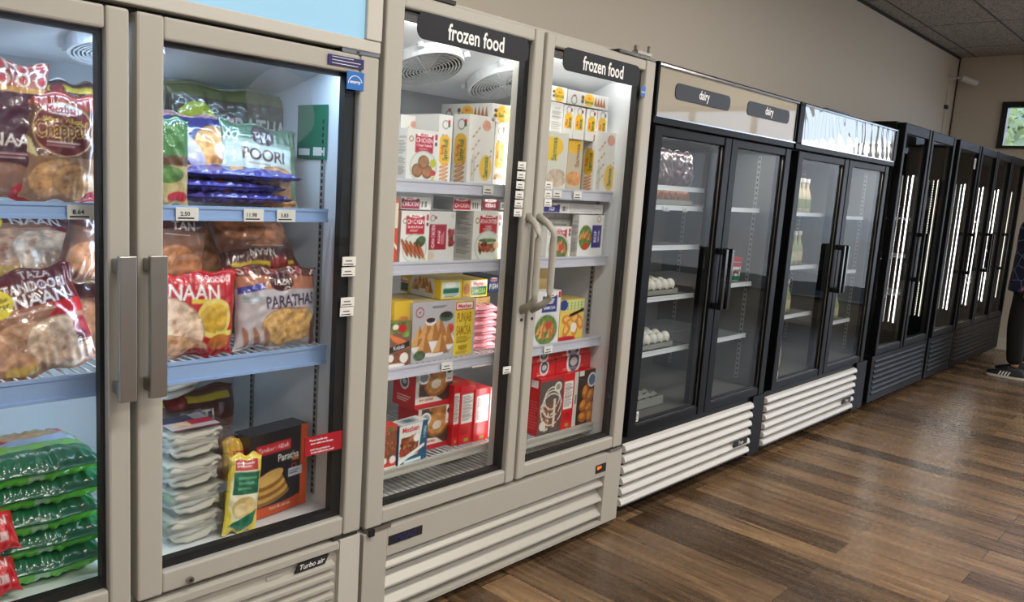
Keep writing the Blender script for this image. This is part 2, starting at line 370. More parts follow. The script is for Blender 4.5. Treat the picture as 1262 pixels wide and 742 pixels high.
def white_box(w, h, title, sub, block=RED, food='patties', wide=.56, bx=.55):
    c = Canvas(w, h, (222, 222, 218))
    c.rect(bx-wide/2, .55, bx+wide/2, .9, block); mez(c, bx, .9, .46, .08); c.text(title, bx, .79, .085, (250, 250, 250), maxw=wide*.94)
    c.text(sub, bx, .69, .05, (250, 250, 250), maxw=wide*.9); c.lines(bx-wide*.3, .6, bx+wide*.3, .65, 2, (240, 200, 190))
    c.ell(.14, .8, .07, .07, (120, 90, 60)); c.ell(.14, .8, .05, .05, (225, 220, 205)); c.rect(.88, .82, .96, .93, (180, 30, 50)); c.ell(.92, .74, .04, .05, (70, 60, 60))
    c.ell(bx, .27, .43, .40, (176, 184, 176)); c.ell(bx, .27, .40, .37, (212, 218, 210))
    if food == 'patties': patties(c, bx, .27, .34); c.ell(bx+.3, .36, .1, .1, (186, 190, 40)); c.ell(bx+.3, .17, .1, .07, (190, 60, 40), var=.3)
    elif food == 'kebab': c.ell(bx+.2, .4, .2, .14, (70, 92, 56), 30, .4); sausages(c, bx-.05, .24, .34)
    elif food == 'samosa': c.ell(bx, .27, .38, .35, (84, 110, 56), var=.3); samosas(c, bx, .24, .32, 6); c.ell(bx+.12, .33, .1, .09, (190, 70, 50))
    elif food == 'strips':
        c.ell(bx, .4, .3, .05, (90, 120, 70), var=.4); meatmix(c, bx-.3, .18, bx+.25, .33, 30); c.ell(bx+.3, .3, .1, .09, (220, 180, 140), var=.1)
    elif food == 'rolls': rolls(c, bx, .25, .3)
    c.ell(.86, .06, .05, .05, (190, 190, 90)); return c
def side_text(w, h, ink_=(130, 130, 130), bg=(214, 214, 210)):
    c = Canvas(w, h, bg); c.text('CHICKEN', .5, .82, .04, ink_, maxw=.8); c.lines(.12, .5, .88, .76, 9, ink_); c.lines(.12, .1, .88, .45, 11, ink_); return c
def spine(w, h, word, food='rolls', top=(228, 228, 224)):
    c = Canvas(w, h, top); c.ring(.5, .85, .18, .24, (150, 150, 150)); c.rect(.66, .86, .82, .92, RED); c.rect(.66, .82, .82, .86, (40, 110, 60))
    for q in (.34, .62): c.ell(q, .66, .09, .16, (96, 68, 44))
    c.rect(.14, .34, .86, .62, (232, 182, 44)); c.ell(.5, .62, .36, .3, (232, 182, 44)); c.ell(.5, .34, .36, .3, (232, 182, 44))
    c.text(word, .6, .48, .2*w/h*1.6, (40, 96, 50), 90, maxw=.3); c.text('Rolls' if food == 'rolls' else 'Mini', .33, .48, .12*w/h*1.6, (200, 80, 40), 90, maxw=.2)
    if food == 'rolls': rolls(c, .5, .13, .42)
    else: samosas(c, .5, .12, .4, 5)
    return c
def big_panel(w, h, word='Samosa'):
    c = Canvas(w, h, (222, 222, 218)); c.ell(.68, .86, .17, .15, (212, 160, 140), var=.1); c.ell(.72, .25, .24, .36, (228, 190, 92)); c.text(word, .72, .26, .09, (40, 110, 70), 90, maxw=.3)
    for i in range(12): c.ell(.2+.1*(i % 3), .15+.06*i, .06, .03, (200, 170, 130), 40, .2)
    c.ell(.88, .42, .03, .03, (200, 120, 120)); c.ell(.9, .5, .03, .03, (120, 150, 90)); c.lines(.14, .04, .3, .5, 4, (170, 165, 160), True); return c
def lying_end(w, h):
    c = Canvas(w, h, (230, 230, 226)); mez(c, .5, .86, .4, .16); c.ell(.5, .46, .32, .3*h/w*1.6, (240, 190, 50)); c.text('Samosa', .52, .4, .22, (40, 110, 60), maxw=.6); c.text('Mini', .55, .62, .14, (210, 80, 40))
    for q in (.35, .62): c.ell(.16, q, .07, .05, (96, 68, 44))
    c.rect(.36, .08, .64, .13, (225, 160, 60)); return c
def lying_side(w, h):
    c = Canvas(w, h, (206, 206, 202)); c.ring(.16, .35, .05, .07, (120, 120, 120)); c.rect(.14, .62, .2, .72, RED)
    for q in (.35, .62): c.ell(.36, q, .035, .03, (96, 68, 44))
    c.ell(.52, .5, .12, .09, (226, 176, 50)); c.text('Samosa', .52, .38, .24, (40, 100, 56), maxw=.2); c.text('Mini', .53, .62, .16, (210, 80, 40))
    for i in range(4): c.poly([(.64+i*.07, .2), (.72+i*.07, .15), (.68+i*.07, .85)], (150, 96, 60), .15)
    return c
def flat_box_end(w, h, word, block=RED, bg=(220, 220, 218)):
    c = Canvas(w, h, bg); c.rect(.02, .1, .6, .82, block); mez(c, .3, .84, .4, .26); c.text(word, .31, .42, .3, (250, 250, 250), maxw=.5)
    c.rect(.66, .12, .9, .7, (245, 245, 245))
    for i in range(9): c.rect(.67+i*.025, .2, .68+i*.025, .66, (30, 30, 30))
    return c
def red_donut(w, h):
    c = Canvas(w, h, (70, 52, 42)); c.rect(0, 0, 1, .12, RED); c.poly([(0, .12), (.75, .12), (.55, .26), (0, .3)], (226, 220, 206)); c.rect(0, .26, .1, 1, (205, 200, 190))
    c.ell(.56, .6, .33, .3*1.0, (150, 92, 46), 12, .3); c.ell(.56, .6, .28, .24, (196, 138, 78), 12, .3); c.ell(.55, .56, .13, .1, (228, 214, 196), 10)
    c.ell(.6, .97, .3, .1, (170, 112, 60), 0, .3); c.ell(.22, .75, .15, .14, (240, 240, 236)); c.ell(.22, .75, .11, .1, (150, 160, 170)); c.rect(.8, .55, 1, 1, (238, 238, 234)); c.ell(.9, .85, .07, .07, (30, 30, 30)); c.rect(.84, .62, .97, .64, (60, 60, 60))
    c.text('ring donuts', .3, .2, .07, (180, 60, 50), maxw=.5); return c
def red_side(w, h, badge=True):
    c = Canvas(w, h, (196, 26, 36))
    if badge: c.ell(.5, .62, .2, .18*1.3, (232, 225, 220)); c.ell(.5, .62, .15, .14*1.2, (70, 80, 110)); c.ell(.5, .62, .1, .08, (200, 190, 180)); c.lines(.2, .12, .8, .3, 3, (240, 200, 190))
    return c
def nutri(w, h):
    c = Canvas(w, h, (204, 26, 36)); c.rect(.12, .36, .9, .86, (232, 230, 226)); c.lines(.18, .4, .86, .83, 16, (120, 110, 110)); c.rect(.4, .04, .7, .1, (150, 150, 60)); c.lines(.15, .16, .85, .3, 4, (150, 20, 30)); return c
def red_pretzel(w, h):
    c = Canvas(w, h, (84, 76, 72)); c.rect(0, .93, 1, 1, RED); meatmix(c, .08, .08, .62, .55, 40, ((130, 90, 70), (180, 140, 110), (60, 48, 44), (205, 195, 185)))
    for i in range(3): c.ring(.55, .62-.1*i, .3+.07*i, .34+.07*i, (218, 210, 196))
    c.ell(.78, .8, .16, .15, (220, 216, 206)); c.ell(.78, .8, .1, .09, (150, 140, 130)); c.rect(.62, .1, .72, .6, (212, 205, 190)); c.rect(.78, .08, .84, .5, (150, 30, 40)); c.ell(.2, .16, .14, .14, (222, 214, 200)); return c
def red_bites(w, h):
    c = Canvas(w, h, (60, 46, 40)); c.rect(0, 0, .16, 1, (214, 208, 200)); c.text('bites', .08, .5, .06, (90, 60, 50), 90)
    for i, (x, y) in enumerate(((.45, .14), (.7, .3), (.45, .36), (.72, .52), (.5, .6), (.75, .12))): c.ell(x, y, .19, .15, (176, 98, 34), 20*i, .15); c.ell(x-.03, y+.02, .12, .08, (226, 152, 64), 20*i, .1)
    c.ell(.75, .8, .19, .2, (236, 234, 230)); c.ell(.75, .8, .14, .15, (90, 110, 150)); c.rect(.2, .9, .4, 1, (240, 238, 232)); return c
def samosa_big(w, h):
    c = Canvas(w, h, (178, 176, 182)); c.rect(.66, .03, .97, .97, (222, 196, 60)); c.rect(.67, .81, .96, .95, RED); c.rect(.685, .825, .945, .935, WHT); c.text('Mezban', .815, .88, .07, RED, maxw=.24)
    c.text('PUNJAB', .815, .66, .16, (150, 110, 20), sx=.5, maxw=.24); c.text('SAMOSA', .815, .46, .16, (150, 110, 20), sx=.5, maxw=.24); c.lines(.7, .24, .93, .36, 4, (120, 90, 20)); c.text('REEF', .815, .16, .07, (110, 80, 20), maxw=.2); c.lines(.7, .05, .93, .1, 2, (150, 120, 30))
    c.ell(.33, .3, .34, .16, (225, 225, 228)); c.ell(.6, .52, .05, .06, (190, 70, 40), var=.2); samosas(c, .33, .36, .3, 7)
    c.ell(.52, .73, .11, .06, (60, 92, 70)); c.ell(.52, .76, .09, .035, (40, 20, 16)); c.ell(.28, .67, .08, .05, (224, 224, 226)); c.ell(.28, .69, .07, .03, (60, 30, 20))
    c.ring(.11, .83, .05, .062, (150, 60, 60)); c.text('100', .11, .83, .03, (150, 60, 60)); c.lines(.3, .88, .56, .92, 2, (90, 90, 96)); c.ell(.13, .12, .09, .06, (70, 90, 60), var=.5); c.lines(.5, .1, .63, .17, 2, (110, 100, 105)); return c
def yellow_side(w, h):
    c = Canvas(w, h, (222, 184, 48)); c.ell(.55, .45, .3, .3*1.0, (210, 206, 196)); samosas(c, .55, .45, .24, 5); mez(c, .1, .6, .18, .3); c.rect(.02, .1, .2, .5, (30, 80, 70)); return c
def yellow_end(w, h):
    c = Canvas(w, h, (222, 186, 50)); c.rect(.06, .1, .9, .9, (196, 214, 200)); c.rect(.12, .3, .84, .56, (40, 110, 90)); c.lines(.2, .12, .8, .26, 3, (90, 120, 110)); c.ell(.45, .72, .25, .1, (230, 232, 230)); return c
def green_end(w, h):
    c = Canvas(w, h, (218, 186, 44)); c.rect(.34, .62, .96, .92, WHT); c.text('Mezban', .65, .77, .2, RED, maxw=.56); c.rect(.34, .12, .96, .6, (24, 92, 74)); c.text('SAMOSA', .65, .36, .26, (170, 200, 90), maxw=.55); c.ell(.16, .5, .12, .16, (190, 120, 60), var=.3); return c
def kebab_box(w, h):
    c = Canvas(w, h, (120, 86, 70)); c.rect(0, .74, 1, 1, (110, 116, 60), .4); c.ell(.62, .84, .2, .14, (190, 26, 30)); c.ell(.3, .88, .14, .1, (230, 225, 210), var=.1); c.ell(.8, .7, .16, .1, (100, 140, 60), var=.3)
    for i in range(4): c.ell(.3+.17*i, .62-.04*i, .3, .09, (206, 112, 62), -38, .12)
    c.poly([(0, .32), (1, .44), (1, .56), (0, .44)], (28, 26, 30)); c.text('Kebab', .5, .44, .08, (240, 240, 240), 8); meatmix(c, 0, 0, 1, .33, 26); c.ell(.75, .2, .2, .2, (230, 228, 222)); c.ell(.14, .22, .13, .15, (226, 224, 220)); c.ell(.3, .05, .5, .08, (225, 220, 215)); return c
def blue_mez(w, h):
    c = Canvas(w, h, (34, 84, 118)); c.poly([(0, .1), (.7, .2), (.82, .98), (0, .98)], (222, 222, 216)); meatmix(c, .08, .22, .68, .68, 46); c.poly([(0, .02), (.9, .34), (.9, .42), (0, .14)], (236, 236, 232))
    c.text('Mezban', .4, .86, .13, RED, maxw=.6); c.ell(.62, .6, .11, .1, (238, 238, 232)); c.rect(.2, .02, .8, .09, (210, 230, 230)); c.text('LAMB', .9, .7, .1, (150, 190, 215), 80, maxw=.3); return c
def red_mix(w, h):
    c = Canvas(w, h, (190, 60, 50)); meatmix(c, 0, .2, 1, .85, 40, ((190, 50, 36), (120, 36, 24), (220, 120, 70), (150, 60, 40))); c.ell(.5, .9, .3, .1, (70, 120, 60), var=.3); c.ell(.7, .2, .24, .26, (228, 226, 220)); c.ell(.1, .2, .16, .2, (228, 226, 220)); c.rect(0, 0, 1, .05, (230, 225, 220)); return c
def orange_box(w, h):
    c = Canvas(w, h, (222, 196, 96)); c.rect(.1, .72, .98, .96, (206, 210, 150))
    for i in range(6):
        for j in range(3): c.rect(.14+.14*i, .74+.07*j, .2+.14*i, .78+.07*j, (120, 170, 70))
    for i, (x, y) in enumerate(((.3, .5), (.62, .5), (.3, .26), (.64, .26), (.85, .4), (.48, .38))): c.ell(x, y, .2, .13, (206, 132, 54), 30*i, .15); c.ell(x, y+.02, .12, .07, (238, 186, 104), 30*i)
    c.poly([(.4, .56), (.98, .68), (.98, .76), (.4, .63)], (24, 22, 26)); c.ell(.6, .3, .13, .13, (232, 228, 216)); c.ell(.14, .86, .16, .14, (30, 60, 140)); c.ell(.3, .04, .4, .07, RED); return c
def blue_beef(w, h):
    c = Canvas(w, h, (222, 222, 222)); c.rect(.3, .6, .86, .9, (34, 48, 120)); mez(c, .58, .91, .4, .08); c.text('BEEF', .58, .8, .09, (250, 250, 250), maxw=.5); c.text('SAMOSA', .58, .68, .06, (250, 250, 250), maxw=.5)
    c.ell(.5, .28, .46, .42, (200, 206, 210)); c.ell(.5, .27, .42, .38, (96, 124, 60), var=.3); samosas(c, .5, .24, .34, 7); c.ell(.58, .36, .12, .1, (190, 70, 50)); c.rect(.9, .86, .98, .97, RED); return c
def blue_panel(w, h):
    c = Canvas(w, h, (226, 226, 226)); c.ell(.3, .45, .26, .3, (100, 130, 66), var=.3); samosas(c, .3, .44, .22, 5); c.ell(.32, .25, .1, .09, (200, 60, 40)); c.rect(.55, .2, .92, .75, (54, 44, 130)); c.text('BEEF', .68, .48, .1, (245, 245, 245), 90, maxw=.45); c.text('samosa', .82, .48, .07, (245, 245, 245), 90, maxw=.45); c.ring(.8, .9, .06, .08, (150, 140, 70)); return c
def seekh_side(w, h):
    c = Canvas(w, h, (200, 200, 198)); c.rect(0, .24, .66, .74, (150, 22, 44)); c.text('ADANA CHICKEN', .16, .49, .085, (240, 235, 235), 90, maxw=.46); c.text('KEBAB', .38, .49, .06, (240, 235, 235), 90, maxw=.3); c.lines(.48, .34, .58, .64, 2, (220, 190, 190), True)
    c.ell(.84, .5, .1, .2, (90, 110, 60), var=.5); meatmix(c, .76, .3, .95, .64, 16, ((160, 50, 60), (120, 40, 40))); c.ring(.12, .86, .07, .09, (90, 90, 90)); c.rect(.2, .84, .27, .9, RED); c.ell(.1, .12, .13, .12, (196, 180, 160)); c.ring(.88, .92, .04, .06, (170, 160, 90)); return c
def orange_edge(w, h):
    c = Canvas(w, h, (206, 70, 40)); c.rect(0, .55, 1, .95, (220, 205, 180)); c.poly([(0, .3), (1, .2), (1, .26), (0, .36)], (230, 220, 210)); return c

def pack_box(name, w, d, h, front, side=None, top=None, parent=None):
    """A printed carton: front towards -y, its side towards -x, all six faces."""
    mb = MB(); e = .0
    def G(cv, o, xd, ud):
        X = np.linspace(0, cv.w, cv.nx); Y = np.linspace(0, cv.h, cv.ny); XX, YY = np.meshgrid(X, Y)
        P = np.array(o)[None, None]+XX[..., None]*np.array(xd)+YY[..., None]*np.array(ud); mb.grid(cv.cols(), P, card)
    bgc = front.a[-1, 0]*255
    side = side or Canvas(d, h, bgc, .02); top = top or Canvas(w, d, bgc*.98, .02)
    G(front, (-w/2, -d/2, 0), (1, 0, 0), (0, 0, 1)); G(side, (-w/2, d/2, 0), (0, -1, 0), (0, 0, 1)); G(top, (-w/2, -d/2, h), (1, 0, 0), (0, 1, 0))
    rc = Canvas(d, h, bgc, .02); G(rc, (w/2, -d/2, 0), (0, 1, 0), (0, 0, 1)); bc = Canvas(w, h, bgc, .02); G(bc, (w/2, d/2, 0), (-1, 0, 0), (0, 0, 1)); G(Canvas(w, d, bgc, .02), (-w/2, d/2, 0), (1, 0, 0), (0, -1, 0))
    return mb.build(name, parent)
def put_box(pl, pc, pr, pyb, pyt, y, fn, sidefn=None, topfn=None, label='', cat='food box', group=None, z0=None, name='food_carton', dmax=.3, d=None, rz=0, h=None):
    """Carton whose front (at depth y) runs between photo columns pc..pr and whose side reaches back to column pl."""
    ym = (pyb+pyt)/2; x0, _ = U(pc, ym, y); x1, _ = U(pr, ym, y); w = x1-x0
    zb = U(pc, pyb, y)[1]; zt = U(pc, pyt, y)[1]
    if z0 is not None: zb = z0
    if h: zt = zb+h
    if d is None:
        d = XP(pl, ym, x0)[0]-y if pl is not None and pl < pc else .16
    d = max(.03, min(dmax, d)); h = zt-zb
    o = pack_box(name, w, d, h, fn(w, h), sidefn(d, h) if sidefn else None, topfn(w, d) if topfn else None)
    o.location = ((x0+x1)/2, y+d/2, zb); o.rotation_euler = (0, 0, rz)
    tag(o, label, cat, group); return o

def pillow(name, w, h, t, front, back=None, seed=0, crimp=.05, p=2.6, wr=1.0, res=None, cut=1.0):
    """A sealed film bag standing on its lower edge: front towards -y, thickness t, crinkled, flat crimped ends."""
    mb = MB(); rng = np.random.default_rng(seed); back = back or front
    ph = rng.random(12)*6.28; fr = rng.random(12)*22+6; an = rng.random(12)*3.14
    def surf(cv, sgn):
        u = np.linspace(-1, 1, cv.nx); v = np.linspace(-1, 1, cv.ny); Uu, V = np.meshgrid(u, v)
        vv = np.clip(np.abs(V)/(1-crimp), 0, 1); prof = np.clip((1-np.abs(Uu)**p)*(1-vv**p), 0, 1)**.5
        wv = sum(np.sin(fr[i]*(Uu*np.cos(an[i])*w+V*np.sin(an[i])*h)*4+ph[i]) for i in range(12))/12
        rad = sum(np.sin(fr[i]*1.6*Uu+ph[i]) for i in range(6))/6
        amp = (.10+.5*(np.abs(V)**4))*prof**.4
        yy = sgn*.0009+sgn*t/2*prof+wr*.006*wv*np.sqrt(prof)*(1 if sgn < 0 else .6)*-1+wr*.010*rad*np.abs(V)**3*prof**.3
        pinch = 1-.06*(1-np.abs(V)**6)*(np.abs(Uu)**1)+.012*np.sin(V*9+ph[0])
        X = Uu*w/2*pinch; Z = (V+1)*h/2+.006*np.sin(Uu*7+ph[1])*np.abs(V)**6
        P = np.stack([X, yy, Z], -1)
        cols = cv.cols()
        if sgn > 0: P = P[:, ::-1]; cols = cols[:, ::-1]
        mb.grid(cols, P, film)
    surf(front, -1); surf(back, 1)
    return mb.build(name, smooth=True)

# ------------------------------------------------------------------ the room
def st(mb, name, **k): o = mb.build(name, **k); o['kind'] = 'structure'; return o
YB, XE, ZC, YF, XL = .87, 10.15, 3.195, -7.0, -2.6
def fill_panel(x, y, where, watts):  # added fill light on the ceiling, out of view, to brighten the room
    t = tag(empty('ceiling_fill', (x, y, 3.195)), 'added ceiling fill panel %s' % where, 'fill light', 'added ceiling fill panels')
    f = MB(); f.box(-.6, .6, -.3, -.27, -.02, 0, cream2).box(-.6, .6, .27, .3, -.02, 0, cream2).box(-.6, -.57, -.27, .27, -.02, 0, cream2).box(.57, .6, -.27, .27, -.02, 0, cream2); f.build('frame', t)
    MB().box(-.57, .57, -.27, .27, -.012, -.004, diffuser).build('diffuser', t)
    area('panel_fill', (0, 0, -.03), (0, 0, -1), 1.1, .5, watts, (1, .93, .84), t)
for i, (x, y, w_) in enumerate(((-.6, -3.6, 44), (2.4, -3.6, 44), (5.4, -3.6, 44), (8.4, -3.6, 36), (1.3, -1.7, 44), (4.0, -1.7, 40))): fill_panel(x, y, ('over the left end of the aisle', 'over the frozen food freezer aisle', 'opposite the black coolers', 'near the end wall', 'close to the frozen food freezer', 'close to the dairy cooler')[i], w_)
fm = floor_mat()
st(MB().box(XL, XE, YF, YB, -.05, 0, fm), 'floor')
st(MB().box(XL, XE, YF, YB, ZC, ZC+.05, ceil_mat()), 'ceiling')
st(MB().box(XL-.1, XE+.15, YB, YB+.1, -.05, ZC+.05, wallm), 'wall_back')
st(MB().box(XL-.1, XL, YF, YB, -.05, ZC+.05, wallm), 'wall_left')
w = MB()                      # end wall with a transom band and lower glazing
w.box(XE, XE+.15, YF, YB, 2.70, ZC+.05, wallm); w.box(XE, XE+.15, .37, YB, -.05, 2.70, wallm); w.box(XE, XE+.15, -1.25, .37, -.05, 2.20, wallm)
w.box(XE, XE+.15, YF, -5.2, -.05, 2.70, wallm); w.box(XE, XE+.15, -5.2, -1.25, -.05, .25, wallm); w.box(XE, XE+.15, -1.35, -1.25, 2.2, 2.7, wallm)
w.box(XE, XE+.15, -5.2, -1.35, 2.12, 2.20, wallm); st(w, 'wall_end')
def window(n, y0, y1, z0, z1, nm=0, x=XE+.02):
    f = MB(); b = .06; d0, d1 = x-.045, x+.05
    f.box(d0, d1, y0, y1, z1-b, z1, blackg); f.box(d0, d1, y0, y1, z0, z0+b*.5, blackg)
    f.box(d0, d1, y0, y0+b, z0+b*.5, z1-b, blackg); f.box(d0, d1, y1-b, y1, z0+b*.5, z1-b, blackg)
    for i in range(1, nm+1): ym = y0+(y1-y0)*i/(nm+1); f.box(d0, d1, ym-.025, ym+.025, z0+b*.5, z1-b, blackg)
    o = st(f, 'window_%d' % n)
    g = MB().box(x, x+.006, y0+b, y1-b, z0+b*.5, z1-b, win_glass).build('pane', o); g['kind'] = 'structure'
window(1, -1.25, .37, 2.20, 2.70); window(2, -5.2, -1.35, 2.20, 2.70, 3); window(3, -5.2, -1.25, .25, 2.12, 2)
st(MB().box(XE-.014, XE, -1.2, YB, 0, .12, basem).box(XE-.03, XE-.014, -1.2, YB, 0, .022, basem), 'baseboard_end')
st(MB().tube([(XE-.012, YB-.012, z) for z in (1.9, 2.3, 2.7, 3.1, 3.19)], .007, seam, 5), 'trim_1')
st(MB().box(XL, XE, YB-.02, YB, ZC-.02, ZC, seam), 'trim_2')
w = MB()                      # shop front behind the viewer
for a, b in ((XL, -.3), (3.3, 5.0), (8.6, XE)): w.box(a, b, YF-.1, YF, -.05, ZC+.05, wallm)
for a, b in ((-.3, 3.3), (5.0, 8.6)): w.box(a, b, YF-.1, YF, 2.9, ZC+.05, wallm); w.box(a, b, YF-.1, YF, -.05, .45, wallm)
st(w, 'wall_front')
for n, a, b in ((4, -.3, 3.3), (5, 5.0, 8.6)):
    f = MB(); f.box(a, b, YF-.08, YF-.02, 2.84, 2.9, blackg).box(a, b, YF-.08, YF-.02, .45, .51, blackg)
    for i in range(4): xm = a+(b-a-.06)*i/3; f.box(xm, xm+.06, YF-.08, YF-.02, .51, 2.84, blackg)
    o = st(f, 'window_%d' % n); g = MB().box(a+.06, b-.06, YF-.06, YF-.054, .51, 2.84, win_tint).build('pane', o); g['kind'] = 'structure'
# outdoors, seen through the high window
gm = mat('grass_ground', C(96, 120, 60), .9, bump=.4, bscale=3); asph = mat('parking_ground', C(112, 110, 106), .9, bump=.2, bscale=5)
st(MB().box(XE+.15, 70, -40, 40, -.15, -.05, asph).box(-30, XE+.15, -50, YF-.1, -.15, -.05, asph), 'ground')
hm = mat('hill_forest', C(176, 196, 196), .95, bump=1.0, bscale=.8)
hv = []; nx, ny = 26, 40
for i in range(nx):
    for j in range(ny):
        x = 34+i*1.3; y = -30+j*1.6; hv.append((x, y, -.1+9.5*max(0, min(1, (y+4)/5))*math.sin(min(1, i/14)*1.57)*(1+.18*math.sin(y*.21))+.7*math.sin(x*1.3+y*.9)*min(1, i/4)))
hf = [(i*ny+j, (i+1)*ny+j, (i+1)*ny+j+1, i*ny+j+1) for i in range(nx-1) for j in range(ny-1)]
st(MB().raw(hv, hf, hm), 'hills', smooth=True)
bark = mat('bark', C(90, 72, 56), .9, bump=.5, bscale=20)
def tree(x, y, h, r, seed, label, tint):
    rng = np.random.default_rng(seed); t = empty('tree', (x, y, -.05)); tag(t, label, 'tree', 'trees outside the window')
    MB().tube([(0, 0, 0), (.05, .02, h*.4), (0, .1, h*.75)], .1, bark, 8, [.16, .11, .04]).build('trunk', t)
    n = 2600; cen = rng.normal(size=(14, 3)); cen /= np.linalg.norm(cen, axis=1)[:, None]; cen *= r*.6
    p = cen[rng.integers(0, 14, n)]+rng.normal(size=(n, 3))*r*.28; p[:, 2] += h*.68; p[:, 2] = np.maximum(p[:, 2], h*.25)
    a = rng.normal(size=(n, 3)); a /= np.linalg.norm(a, axis=1)[:, None]; b = np.cross(a, rng.normal(size=(n, 3))); b /= np.linalg.norm(b, axis=1)[:, None]
    s = .10+.06*rng.random((n, 1)); V = np.stack([p-a*s, p+b*s*.6, p+a*s, p-b*s*.6], 1).reshape(-1, 3)
    me = bpy.data.meshes.new('foliage'); me.from_pydata(V.tolist(), [], [(4*i, 4*i+1, 4*i+2, 4*i+3) for i in range(n)]); me.materials.append(leafm)
    cc = np.array(C(*tint))[None]*(.7+.6*rng.random((n, 1))); arr = np.ones((n*4, 4), np.float32); arr[:, :3] = np.repeat(cc, 4, 0)
    at = me.color_attributes.new('Col', 'FLOAT_COLOR', 'POINT'); at.data.foreach_set('color', arr.ravel())
    o = bpy.data.objects.new('foliage', me); COL.objects.link(o); o.parent = t
tree(15.5, 1.6, 3.6, 1.0, 3, 'yellow-green leafy tree seen low in the high end window beside its black frame', (226, 230, 176))  # leaf tint whitened to imitate haze and outdoor light
tree(19.5, .2, 4.2, 1.2, 4, 'darker green tree standing outside the high end window behind the yellow-green one', (188, 204, 190))  # haze painted into this paler leaf tint too

# ------------------------------------------------------------------ cooler building kit
def part(mb, name, root, **k):
    o = mb.build(name, root, **k); o.location = tuple(-a for a in root.location); return o
def cabinet(root, x0, x1, z0, z1, zf, zt, outer, liner, y0=.057, yb=.80, th=.05, base=None):
    """Outer shell with a lined cavity between zf (inner floor) and zt (inner ceiling)."""
    b = MB(); yi = yb-.08
    b.box(x0, x0+th, y0, yb, z0, z1, outer); b.box(x1-th, x1, y0, yb, z0, z1, outer)
    b.box(x0+th, x1-th, yi, yb, z0, z1, outer); b.box(x0+th, x1-th, y0, yi, zt, z1, outer); b.box(x0+th, x1-th, y0, yi, z0, zf, outer)
    t = .003; a, c = x0+th, x1-th
    b.box(a, a+t, y0+.004, yi, zf+t, zt-t, liner); b.box(c-t, c, y0+.004, yi, zf+t, zt-t, liner)
    b.box(a+t, c-t, yi-t, yi, zf+t, zt-t, liner); b.box(a, c, y0+.004, yi, zf, zf+t, liner); b.box(a, c, y0+.004, yi, zt-t, zt, liner)
    return part(b, 'cabinet', root, bevel=.002)
def door(root, x0, x1, z0, z1, L, Rr, T, B, fmat, gmat, band=None, y=0.0, bevel=.006, name='door', gl=None):
    f = MB(); y1 = y+.05
    f.box(x0, x0+L, y, y1, z0, z1, fmat); f.box(x1-Rr, x1, y, y1, z0, z1, fmat)
    f.box(x0+L, x1-Rr, y+.004, y1, z1-T, z1, fmat); f.box(x0+L, x1-Rr, y+.004, y1, z0, z0+B, fmat)
    d = part(f, name, root, bevel=bevel)
    MB().box(x0+L, x1-Rr, y+.018, y+.023, z0+B, z1-T, gmat).build('glass', d)
    g = MB(); q = .012; gx0, gx1, gz0, gz1 = x0+L, x1-Rr, z0+B, z1-T; yy0, yy1 = y+.024, y+.05
    bl = band or (.006, .03, .012, .02)
    g.box(gx0, gx0+bl[0], yy0, yy1, gz0, gz1, gasket); g.box(gx1-bl[1], gx1, yy0, yy1, gz0, gz1, gasket)
    g.box(gx0+bl[0], gx1-bl[1], yy0, yy1, gz1-bl[2], gz1, gasket); g.box(gx0+bl[0], gx1-bl[1], yy0, yy1, gz0, gz0+bl[3], gasket); g.build('gasket', d)
    return d
def shelf(root, x0, x1, z, rail, railmat, wmat=wire, y0=.12, y1=.66, pitch=.026, name='shelf', cross=True):
    s = MB(); n = int((x1-x0)/pitch)
    for i in range(n+1): x = x0+.004+(x1-x0-.008)*i/n; s.box(x-.002, x+.002, y0+.006, y1, z-.004, z, wmat)
    for yy in (y0+.02, (y0+y1)/2, y1-.008): s.box(x0, x1, yy, yy+.006, z-.011, z-.004, wmat)
    sh = part(s, name, root)
    rl = MB(); rl.box(x0, x1, y0-.004, y0+.004, z-rail+.004, z+.004, railmat); rl.box(x0, x1, y0-.008, y0-.004, z-rail+.004, z-rail+.012, railmat)
    rl.box(x0, x1, y0-.007, y0-.004, z-.004, z+.004, railmat); rl.build('price_rail', sh); return sh
def tag_slip(parent, x, z, w=.055, h=.032, y=.107, txt=None, name='price_tag', loc0=None):
    t = MB(); t.box(x-w/2, x+w/2, y, y+.002, z-h/2, z+h/2, paper)
    t.face([(x-w*.42, y-.0004, z-h*.36), (x+w*.3, y-.0004, z-h*.36), (x+w*.3, y-.0004, z-h*.26), (x-w*.42, y-.0004, z-h*.26)], ink)
    if txt: t.text(txt, (x-w*.1, y-.0006, z+h*.02), h*.3, ink)
    else: t.face([(x-w*.3, y-.0004, z-h*.02), (x+w*.2, y-.0004, z-h*.02), (x+w*.2, y-.0004, z+h*.12), (x-w*.3, y-.0004, z+h*.12)], inkgrey)
    return t.build(name, parent)
def strip_lamp(root, x, z0, z1, y=.1, n=40, m=led, r=.007, power=0, dirn=(0, 1, 0), color=(1, 1, 1), width=.04, name='led_strip'):
    s = MB(); s.box(x-.010, x+.010, y, y+.006, z0, z1, plastic_h)
    for i in range(n):
        z = z0+(z1-z0)*(i+.5)/n; s.raw([(x-r, y+.006, z-r), (x+r, y+.006, z-r), (x+r, y+.006, z+r), (x-r, y+.006, z+r), (x-r*.5, y+.012, z-r*.5), (x+r*.5, y+.012, z-r*.5), (x+r*.5, y+.012, z+r*.5), (x-r*.5, y+.012, z+r*.5)],
              [(0, 1, 2, 3), (7, 6, 5, 4), (0, 4, 5, 1), (1, 5, 6, 2), (2, 6, 7, 3), (3, 7, 4, 0)], m)
    o = part(s, name, root)
    if power: area('strip_light', (x, y+.018, (z0+z1)/2), dirn, width, z1-z0, power, color, o)
    return o
